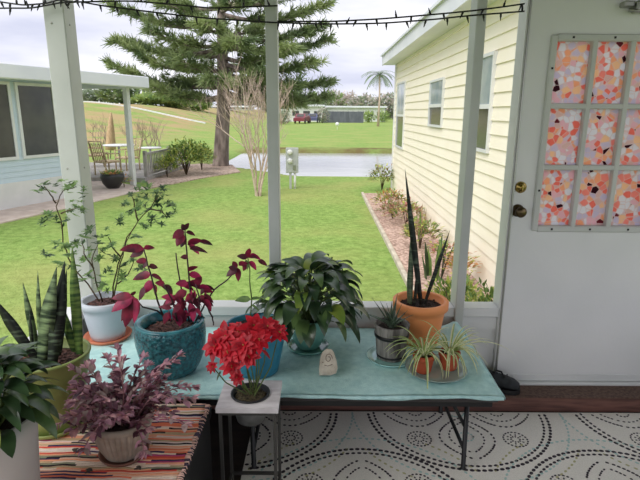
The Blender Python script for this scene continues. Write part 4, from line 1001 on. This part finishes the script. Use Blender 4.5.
# --- green pot with snake plant
c = Vector((-.985, 1.73, ZT)); rr = random.Random(16)
saucer('pot_saucer', 'green plastic saucer under the tapered green pot', c, .118, .022, GREENP)
t_ = thing('potted_plant', 'tapered green plastic pot with banded snake plant at left', 'plant', c+Vector((0, 0, .006)))
m = MB(); m.lathe(pot_profile(.095, .142, .285, wall=.006, lip=.004, liph=.012, depth=.04)); m.build('pot', GREENP, t_); soil(.125, .246, MULCH, t_, rr, 90)
def wp(px, py, dy=0): return P(px, py, c.y+dy)-c-Vector((0, 0, .006))
def swordto(fo, a, b, W, mi=0, fold=.25, tw=0, droop=0, shape='sword', thick=.005, side=None):
    a = Vector(a); b = Vector(b); d_ = b-a; L = d_.length; n = 14
    fo.leaf(a-d_.normalized()*.02, d_+Vector((0, 0, droop*L*.5)), L+.02, W, droop, fold, n, mi, shape, thick, tw, side)
fo = MB()
for (x0, y0, x1, y1, W, mi, d0, d1) in [(44, 360, 57, 268, .062, 0, -.02, -.05), (54, 362, 65, 262, .050, 1, -.04, -.03), (34, 356, -8, 297, .040, 1, .0, -.04), (38, 350, 23, 284, .028, 0, .04, .05), (42, 345, 38, 272, .030, 0, .07, .08),
                                (34, 352, 30, 312, .022, 1, .02, .03), (80, 350, 72, 246, .036, 2, .0, .02), (74, 348, 62, 304, .036, 2, .03, .05), (60, 352, 67, 270, .026, 1, .02, .03), (78, 346, 72, 300, .02, 2, .03, .03), (48, 352, 52, 282, .045, 0, .02, .02)]:
    swordto(fo, wp(x0, y0, d0), wp(x1, y1, d1), W, mi, side=Vector((1, rr.uniform(-.5, .3), 0)))
fo.build('foliage', [SNAKE, SNAKED, SNAKEL], t_)

# --- grey ribbed pot with trailing mauve plant
c = Vector((-.665, 1.555, ZT)); rr = random.Random(17)
saucer('pot_saucer', 'brown clay saucer under the ribbed grey clay pot', c, .083, .016, CLAYS)
t_ = thing('potted_plant', 'ribbed grey clay pot with trailing mauve leaved plant on striped mat', 'plant', c+Vector((0, 0, .006)))
m = MB(); m.lathe([(.055, 0), (.062, .005), (.078, .04), (.092, .09), (.097, .12)], n=180, rf=lambda a, z: 1+.055*(abs(math.sin(15*a))-.6)*S(0, .02, z), sm=False); m.lathe([(.097, .115), (.104, .12), (.104, .138), (.096, .141), (.088, .138), (.085, .12), (0, .118)], n=48); m.build('pot', CLAYG, t_); soil(.085, .122, SOIL, t_, rr, 40)
MV = [leafmat('mauve_leaf', rgb(196, 146, 164), rgb(130, 88, 106), .25, .5, 30), leafmat('greyish_mauve_leaf', rgb(186, 166, 160), rgb(136, 110, 112), .25, .5, 30), leafmat('plum_leaf', rgb(112, 66, 84), rgb(70, 44, 56), .2, .5, 30), leafmat('pinkish_leaf', rgb(224, 178, 182), rgb(180, 126, 140), .3, .5, 30)]
sm = MB(); fo = MB(); MST = mat('mauve_stem', rgb(150, 106, 110), rough=.6)
for k in range(66):
    a = k*2.39996; front = math.sin(a) < -.25
    if front and k % 2: continue
    el = rr.uniform(.25, 1.35); q = Vector((math.cos(a), math.sin(a), 0)); p = Vector((.06*math.cos(a)*rr.random(), .06*math.sin(a)*rr.random(), .125)); rr_ = .055*rr.random()
    d_ = (q*math.cos(el)+Vector((0, 0, math.sin(el)+.25))).normalized(); L = rr.uniform(.12, .22)*(1.12 if math.cos(a) > -.2 else .95); n = 9; pts = [p.copy()]; dr = rr.uniform(.08, .20)
    for i in range(n):
        p = p+d_*L/n; d_ = (d_+Vector((rr.uniform(-.12, .12), rr.uniform(-.12, .12), -dr))).normalized()
        if p.z < .012: p.z = .012; d_.z = abs(d_.z)*.1; d_.normalize()
        pts.append(p.copy())
        if i > 0:
            for s in (-1, 1):
                sd = d_.cross(Vector((0, 0, 1))); sd = sd.normalized() if sd.length > .05 else Vector((1, 0, 0))
                if i % 2: sd = (sd*.35+Vector((0, 0, .6))).normalized()
                fo.leaf(p, (sd*s+d_*.8+Vector((0, 0, .2))), rr.uniform(.026, .042), rr.uniform(.015, .021), .6, .3, 4, rr.choices((0, 1, 2, 3), (4, 3, 3, 2))[0])
    for s in range(4): fo.leaf(p, d_+Vector((rr.uniform(-.7, .7), rr.uniform(-.7, .7), rr.uniform(0, .7))), .03, .013, .4, .3, 3, rr.choice((0, 3)))
    sm.tube(pts, [.0022]*len(pts), 4, cap=False)
sm.build('stem', MST, t_); fo.build('foliage', MV, t_)

# --- wooden barrel with small aloe
c = Vector((.342, 2.285, ZT)); rr = random.Random(18)
saucer('plate', 'round pale turquoise glass plate under the little barrel', c, .118, .014, PLATE, 'plate')
t_ = thing('potted_plant', 'small weathered wooden barrel planter with spiky aloe', 'plant', c+Vector((0, 0, .006)))
m = MB(); m.lathe([(.062, 0), (.066, .003), (.072, .06), (.077, .12), (.083, .165), (.083, .171), (.074, .171), (.072, .15), (0, .149)], n=96, rf=lambda a, z: 1-.022*(abs(math.sin(9*a)) < .16)); m.build('pot', WOOD, t_)
MB().lathe([(.079, .108), (.081, .110), (.083, .124), (.080, .126)], n=48).build('hoop', BLACKM, t_); MB().lathe([(.067, .012), (.069, .013), (.07, .022), (.068, .023)], n=48).build('hoop', BLACKM, t_)
soil(.07, .152, SOIL, t_, rr, 30); fo = MB()
def wp(px, py, dy=0): return P(px, py, c.y+dy)-c-Vector((0, 0, .006))
ALOE = mat('dark_aloe_leaf', rgb(88, 108, 84), rgb(44, 62, 50), .4, 40)
for (x, y, W, dy) in [(372, 297, .018, 0), (360, 311, .012, .02), (387, 303, .018, .02), (398, 292, .020, .01), (402, 304, .018, -.02), (414, 314, .014, 0), (408, 310, .016, .04), (380, 300, .02, .05), (384, 318, .016, -.07), (395, 318, .018, -.08), (370, 314, .014, -.06), (392, 300, .016, .06), (386, 309, .018, -.05)]:
    swordto(fo, Vector((rr.uniform(-.012, .012), rr.uniform(-.01, .01), .15)), wp(x, y, dy), W*1.9, 0, .4, 0, .25, 'spike', .008)
fo.build('foliage', ALOE, t_)

# --- orange pot with tall dark snake plant
c = Vector((.512, 2.49, ZT)); rr = random.Random(19)
t_ = thing('potted_plant', 'bright orange pot with tall thin dark snake plant', 'plant', c)
m = MB(); m.lathe(pot_profile(.098, .126, .222, wall=.008, lip=.014, liph=.042, depth=.03), n=56); m.build('pot', ORNG, t_); soil(.114, .19, SOIL, t_, rr, 90)
def wp(px, py, dy=0): return P(px, py, c.y+dy)-c
fo = MB()
for (x0, y0, x1, y1, W, mi, d0, d1) in [(421, 300, 404.5, 168, .030, 1, 0, -.02), (426, 300, 450, 229, .020, 1, -.01, -.03), (411, 300, 411, 230, .026, 0, .01, .03), (415, 302, 419, 262, .018, 1, -.02, -.02), (409, 302, 408, 268, .015, 0, .02, .02)]:
    swordto(fo, wp(x0, y0, d0), wp(x1, y1, d1), W, mi, side=Vector((1, -.3, 0)))
SNAKEM = mat('grey_green_snake_leaf', rgb(116, 134, 104), rgb(58, 76, 58), .45, 26, (.6, .6, 3), detail=2)
fo.build('foliage', [SNAKEM, SNAKED], t_)

# --- glass tray with two small terracotta pots of spider plant
c0 = Vector((.530, 2.155, ZT))
m = MB(); m.lathe([(.095, 0), (.115, .003), (.136, .017), (.139, .019), (.133, .02), (.113, .008), (0, .007)], n=48)
tag(m.build('glass_dish', GLASS, None, c0), 'round smoky glass dish holding two terracotta pots', 'dish')
SPID = leafmat('spider_leaf_edge', rgb(240, 240, 200), rgb(218, 220, 168), .3); SPIG = leafmat('spider_leaf_green', rgb(172, 190, 116), rgb(142, 166, 92), .3)
for idx, (dx, dy, lb, seed) in enumerate(((-.062, -.018, 'left of two small terracotta pots of spider plant in dish', 20), (.060, .012, 'right of two small terracotta pots of spider plant in dish', 23))):
    c = c0+Vector((dx, dy, .009)); rr = random.Random(seed)
    t_ = thing('potted_plant', lb, 'plant', c, 0, 'spider plants in the glass dish')
    m = MB(); m.lathe(pot_profile(.034, .045, .085, wall=.005, lip=.004, liph=.022, depth=.012), n=36); m.build('pot', TERR2, t_); soil(.038, .075, SOIL, t_, rr, 16)
    fo = MB()
    for k in range(34):
        a = rr.uniform(0, 2*PI); L = rr.uniform(.13, .25); W = rr.uniform(.009, .013)
        fo.leaf((.012*math.cos(a), .012*math.sin(a), .072), (math.cos(a)*.8, math.sin(a)*.8, rr.uniform(.8, 2.2)), L, W, rr.uniform(1.6, 3.4), .3, 10, 0, 'strap', mi2=1)
    for k in range(5):
        a = -PI/2+rr.uniform(-.9, .9); fo.leaf((.012*math.cos(a), .012*math.sin(a), .078), (math.cos(a)*.8, math.sin(a)*.8, .7), rr.uniform(.12, .17), .008, 4.2, .3, 10, 0, 'strap', mi2=1)
    if idx: 
        for (dxx, dyy, L, dr) in ((1, -.15, .31, 1.7), (1, .2, .22, 1.3), (.8, .5, .2, 1.2), (.9, -.5, .2, 2.2)): fo.leaf((.01, 0, .075), (dxx, dyy, .95), L, .012, dr, .3, 12, 0, 'strap', mi2=1)
    else:
        fo.leaf((0, -.01, .075), (-.05, -1, .75), .25, .010, 4.4, .3, 14, 0, 'strap', mi2=1); fo.leaf((-.01, 0, .075), (-1, 0, .9), .17, .009, 1.8, .3, 10, 0, 'strap', mi2=1); fo.leaf((-.01, 0, .075), (-1, .5, 1.6), .2, .009, 1.8, .3, 10, 0, 'strap', mi2=1)
    fo.build('foliage', [SPID, SPIG], t_)

# --- white carved stone
STONE = mat('chalky_stone', rgb(216, 206, 190), rgb(188, 176, 160), .9, 25, bump=.5, bscale=60); MARK = mat('dark_stone_marks', rgb(120, 100, 90), rough=.9)
c = Vector((.038, 2.10, ZT)); m = MB()
out = [(-.034, 0), (-.037, .03), (-.034, .075), (-.026, .105), (-.008, .122), (.012, .120), (.022, .108), (.034, .07), (.040, .035), (.034, .012), (.012, .002)]
n = len(out); v = []
for y, k in ((-.016, .86), (-.011, 1), (.011, 1), (.016, .86)): v += [(x*k, y, .06+(z-.06)*k) for x, z in out]
fs = [tuple(range(n)), tuple(range(3*n, 4*n))[::-1]]
for l in range(3): fs += [(l*n+i, (l+1)*n+i, (l+1)*n+(i+1) % n, l*n+(i+1) % n) for i in range(n)]
m.add([(x*1.08, y, z*.96) for x, y, z in v], fs, 0, False); o = m.build('carved_stone', STONE, None, c); o.rotation_euler = (-.45, 0, -.08); o.location.z = ZT+.004
tag(o, 'small pale upright stone with carved swirl on the turquoise cloth', 'stone')
k = MB(); k.tube([(.017*math.cos(a)*(1-.06*i)+.002, -.0165, .075+.022*math.sin(a)*(1-.06*i)) for i, a in enumerate([j*.7 for j in range(13)])], .0016, 5, 0); k.tube([(-.016, -.0165, .045), (0, -.0165, .042), (.02, -.0165, .05)], .0014, 5); k.tube([(-.024, -.0165, .058), (-.022, -.0165, .055)], .003, 5)
k.build('carved_lines', MARK, o)

# ---------------------------------------------------------------- plant stand with poinsettia
WASH = mat('whitewashed_top', rgb(224, 220, 222), rgb(190, 184, 186), .5, 10, (1, 3, 1)); GALV = mat('galvanised_pot', rgb(150, 150, 148), rgb(108, 108, 108), .45, 14, metal=.6)
DARKM = mat('dark_grey_metal', rgb(84, 82, 80), rough=.4, metal=.5)
SX, SY, SZ = -.267, 1.822, .52; q = .116
st_ = thing('plant_stand', 'square whitewashed plant stand on thin dark metal legs', 'plant stand', (SX, SY, 0))
m = MB(); n = 40; v = []
def sqr(a, h): k_ = h/max(abs(math.cos(a)), abs(math.sin(a))); return (k_*math.cos(a), k_*math.sin(a))
for z, f_ in ((SZ-.02, 0), (SZ, 0), (SZ, 1), (SZ-.02, 1)):
    for k in range(n):
        a = 2*PI*k/n+PI/4
        if f_: v.append((.072*math.cos(a), .072*math.sin(a), z))
        else: x, y = sqr(a, q); v.append((x, y*.9, z))
m.add(v, [(l*n+k, l*n+(k+1) % n, ((l+1) % 4)*n+(k+1) % n, ((l+1) % 4)*n+k) for l in range(4) for k in range(n)]); m.build('top', WASH, st_)
for sx in (-1, 1):
    for sy in (-1, 1): MB().box(sx*.102-.006, sx*.102+.006, sy*.092-.006, sy*.092+.006, 0, SZ-.02).build('leg', DARKM, st_)
for (a, b, c_, d_) in ((-.096, .096, .087, .097), (-.096, .096, -.097, -.087), (-.107, -.097, -.086, .086), (.097, .107, -.086, .086)):
    MB().box(a, b, c_, d_, .085, .097).build('crossbar', DARKM, st_)
    MB().box(a, b, c_, d_, SZ-.034, SZ-.021).build('crossbar', DARKM, st_)
c = Vector((SX, SY, SZ)); rr = random.Random(24)
t_ = thing('potted_plant', 'red poinsettia in a pot sunk through the plant stand', 'plant', c+Vector((0, 0, -.105)))
m = MB(); m.lathe([(.044, 0), (.048, .004), (.058, .06), (.068, .1), (.070, .106), (.0755, .107), (.076, .112), (.070, .113), (.066, .108), (.062, .092), (0, .09)], n=40); m.build('pot', BLACKP, t_)
m = MB(); m.lathe([(.046, -.006), (.054, -.004), (.062, .03), (.0655, .06), (.0675, .07), (.064, .07), (.05, .004), (0, 0)], n=40); m.build('cover_pot', GALV, t_)
soil(.062, .098, mat('mossy_soil', rgb(120, 108, 78), rgb(66, 58, 44), .95, 60, bump=1), t_, rr, 70)
def wp(px, py, dy=0): return P(px, py, SY+dy)-c-Vector((0, 0, -.105))
PRED = leafmat('scarlet_bract', rgb(226, 36, 58), rgb(196, 22, 44), .3, .5, 30); PRD2 = leafmat('crimson_bract', rgb(196, 26, 48), rgb(158, 16, 36), .25, .5, 30); PYL = mat('yellow_green_buds', rgb(160, 130, 60), rough=.6)
sm = MB(); fo = MB()
heads = [(216, 344, .074, -.02), (226, 334, .074, 0), (242, 330, .07, .02), (258, 324, .072, .03), (272, 325, .066, .02), (283, 330, .05, .02), (262, 337, .066, -.03), (246, 343, .07, -.05), (231, 350, .062, -.05), (252, 354, .055, -.06), (234, 364, .052, -.05), (240, 376, .036, -.05), (213, 364, .030, -.04)]
for (x, y, r_, dy) in heads:
    r_ *= .9; y += 3; x = 246+(x-248)*.95
    p = wp(x, y, dy); ax = Vector((rr.uniform(-.35, .35)+(x-250)*.012, -.75, .8+(340-y)*.012)).normalized(); u = ax.orthogonal().normalized(); v_ = ax.cross(u)
    for ring, (nn, sc_, up) in enumerate(((8, 1, .05), (7, .78, .35), (5, .5, .8))):
        for k in range(nn):
            a = 2*PI*(k+.5*ring)/nn+rr.uniform(-.2, .2); d_ = u*math.cos(a)+v_*math.sin(a)+ax*up
            fo.leaf(p, d_, r_*sc_*rr.uniform(.8, 1.15), r_*sc_*.52, .35, .3, 5, rr.choice((0, 0, 1)), side=d_.cross(ax))
    for k in range(2): fo.blob(p+ax*.005+Vector((rr.uniform(-.006, .006), rr.uniform(-.006, .006), rr.uniform(-.005, .005))), .0028, 2, 6)
    b0 = Vector((rr.uniform(-.02, .02), rr.uniform(-.02, .02), .095)); mid = b0.lerp(p, .5)+Vector(((x-250)*.0006, .01, -.01)); sm.tube([b0, mid, p-ax*.004], [.0028, .0024, .002], 6, cap=False)
for (x, y, dx, dz, L) in ((222, 372, -.5, -.9, .04), (238, 372, .4, -.9, .06), (262, 350, .8, -.6, .05), (216, 350, -.9, -.4, .045)):
    fo.leaf(wp(x, y, -.03), (dx, -.3, dz), L, L*.4, .4, .3, 5, 3 if y > 371 else 1)

sm.build('stem', GSTEM, t_); fo.build('foliage', [PRED, PRD2, PYL, LILY2], t_)

# ---------------------------------------------------------------- dark shoe on the step, fallen leaves
SHOE = mat('dark_shoe_fabric', rgb(48, 52, 54), rgb(32, 35, 37), .8, 30)
o0 = thing('shoe', 'dark low shoe left on the brown step beside the door', 'shoe', (.985, 2.605, .099), -.25); o0.scale = (1.0, 1.1, 1.45)
m = MB(); secs = [(-.115, .020, .062), (-.09, .036, .066), (-.04, .036, .062), (.0, .036, .056), (.05, .042, .046), (.09, .038, .036), (.115, .020, .024)]; v = []; n = 12
for x, w_, h_ in secs:
    for k in range(n):
        a = 2*PI*k/n; v.append((x, w_*math.cos(a), .012+h_/2+h_/2*math.sin(a)*(1 if math.sin(a) < 0 else 1)))
m.add(v, [(l*n+k, l*n+(k+1) % n, (l+1)*n+(k+1) % n, (l+1)*n+k) for l in range(len(secs)-1) for k in range(n)]+[tuple(range(n))[::-1], tuple(range((len(secs)-1)*n, len(secs)*n))], 0, True); m.build('upper', SHOE, o0)
m = MB(); v = []
for x, w_, h_ in secs: v += [(x*1.03, -w_*1.05, 0), (x*1.03, w_*1.05, 0), (x*1.03, w_*1.05, .018), (x*1.03, -w_*1.05, .018)]
m.add(v, [(l*4+k, l*4+(k+1) % 4, l*4+4+(k+1) % 4, l*4+4+k) for l in range(len(secs)-1) for k in range(4)]+[(3, 2, 1, 0), (24, 25, 26, 27)]); m.build('sole', BLACKP, o0)
MB().tube([(-.03, -.03, .068), (-.01, .0, .078), (.02, .028, .064), (.03, -.028, .062), (.05, .02, .058)], .004, 6).build('lace', BLACKP, o0)
DL = mat('dry_dark_leaf', rgb(84, 70, 60), rgb(52, 44, 40), .8, 40)
def dry(px, py, z, rz, lb, s=1):
    m = MB(); m.leaf((0, 0, 0), (1, 0, .25), .026*s, .014*s, .6, .5, 5, 0); m.leaf((.004, 0, .001), (.5, .8, .2), .02*s, .012*s, .5, .5, 4, 0)
    o = m.build('fallen_leaf', DL, None, G(px, py, z)+Vector((0, 0, .004))); o.rotation_euler.z = rz; tag(o, lb, 'leaf', 'fallen dry leaves')
dry(107, 363, ZT, .3, 'dry leaf on cloth left of the teal pot'); dry(75, 455, ZT, 1.2, 'dry leaf on rag mat between grey pot and ribbed pot')
dry(142, 472, ZT, 2.4, 'dry leaf on rag mat right in front of ribbed pot'); dry(94, 474, ZT, 2.9, 'dry leaf on rag mat nearest the bottom edge', 1.1); dry(125, 466, ZT, .9, 'dry leaf on rag mat touching the ribbed pot saucer side', .8)

# ---------------------------------------------------------------- string lights
def string(label, pts, seed, dens, par=None):
    rr = random.Random(seed); V = [P(x, y, Y) for x, y, Y in pts]; out = []
    for i in range(len(V)-1):
        a, b = V[i], V[i+1]
        for k in range(10): out.append(a.lerp(b, k/10))
    out.append(V[-1])
    for _ in range(6): out = [out[0]]+[(out[i-1]+out[i]*2+out[i+1])/4 for i in range(1, len(out)-1)]+[out[-1]]
    o = thing('string_lights', label, 'string lights', out[0]); o0_ = out[0]
    MB().tube([p-o0_ for p in out], .0038, 6).build('cord', BLACKP, o)
    L = 0; nx = dens; first = None; cnt = 0
    for a, b in zip(out, out[1:]):
        L += (b-a).length
        while L > nx and cnt < 95:
            nx += dens*rr.uniform(.85, 1.15); cnt += 1
            if first is None:
                m = MB(); m.lathe([(.0045, 0), (.005, .004), (.005, .016), (.0035, .017), (.003, .024), (.0015, .032), (0, .034)], (0, 0, 0), 8); first = m.build('bulb', BLACKP, o); bl = first
            else: bl = first.copy(); COL.objects.link(bl); bl.parent = o
            bl.location = b-o0_; up = rr.random() < .35
            bl.rotation_euler = (rr.uniform(-.3, .3)+(0 if up else PI), rr.uniform(-.5, .5), 0)
    return o
YL = 2.615
string('black string lights swagging across the top in front of posts', [(-30, 12, YL), (0, 10, YL), (30, 10, YL), (60, 4, YL), (78, 3, YL), (100, 7, YL), (150, 13, YL), (200, 18.5, YL), (240, 21, YL), (276, 23, YL), (330, 24, YL), (380, 23, YL), (430, 19, YL), (470, 14.5, YL), (500, 12, YL), (523, 10, YL)], 1, .09)
string('thin upper black light string from middle post to door jamb', [(276, 21.5, YL), (330, 21.5, YL), (380, 18.5, YL), (430, 14, YL), (470, 10, YL), (500, 6, YL), (523, 2.5, YL)], 2, .085)
string('short black light string sagging left of the wide corner post', [(-30, -1, YL), (0, 4, YL), (22, 7, YL), (45, 5, YL), (58, 1, YL), (72, 4, YL), (82, -2, YL)], 3, .034)
string('upper black light string by the roof edge right of corner post', [(64, 4, YL+.01), (90, 3, YL+.01), (130, 2, YL+.01), (180, 6, YL+.01), (210, 9, YL+.01), (250, 7, YL+.01), (276, 6, YL+.01)], 4, .12)
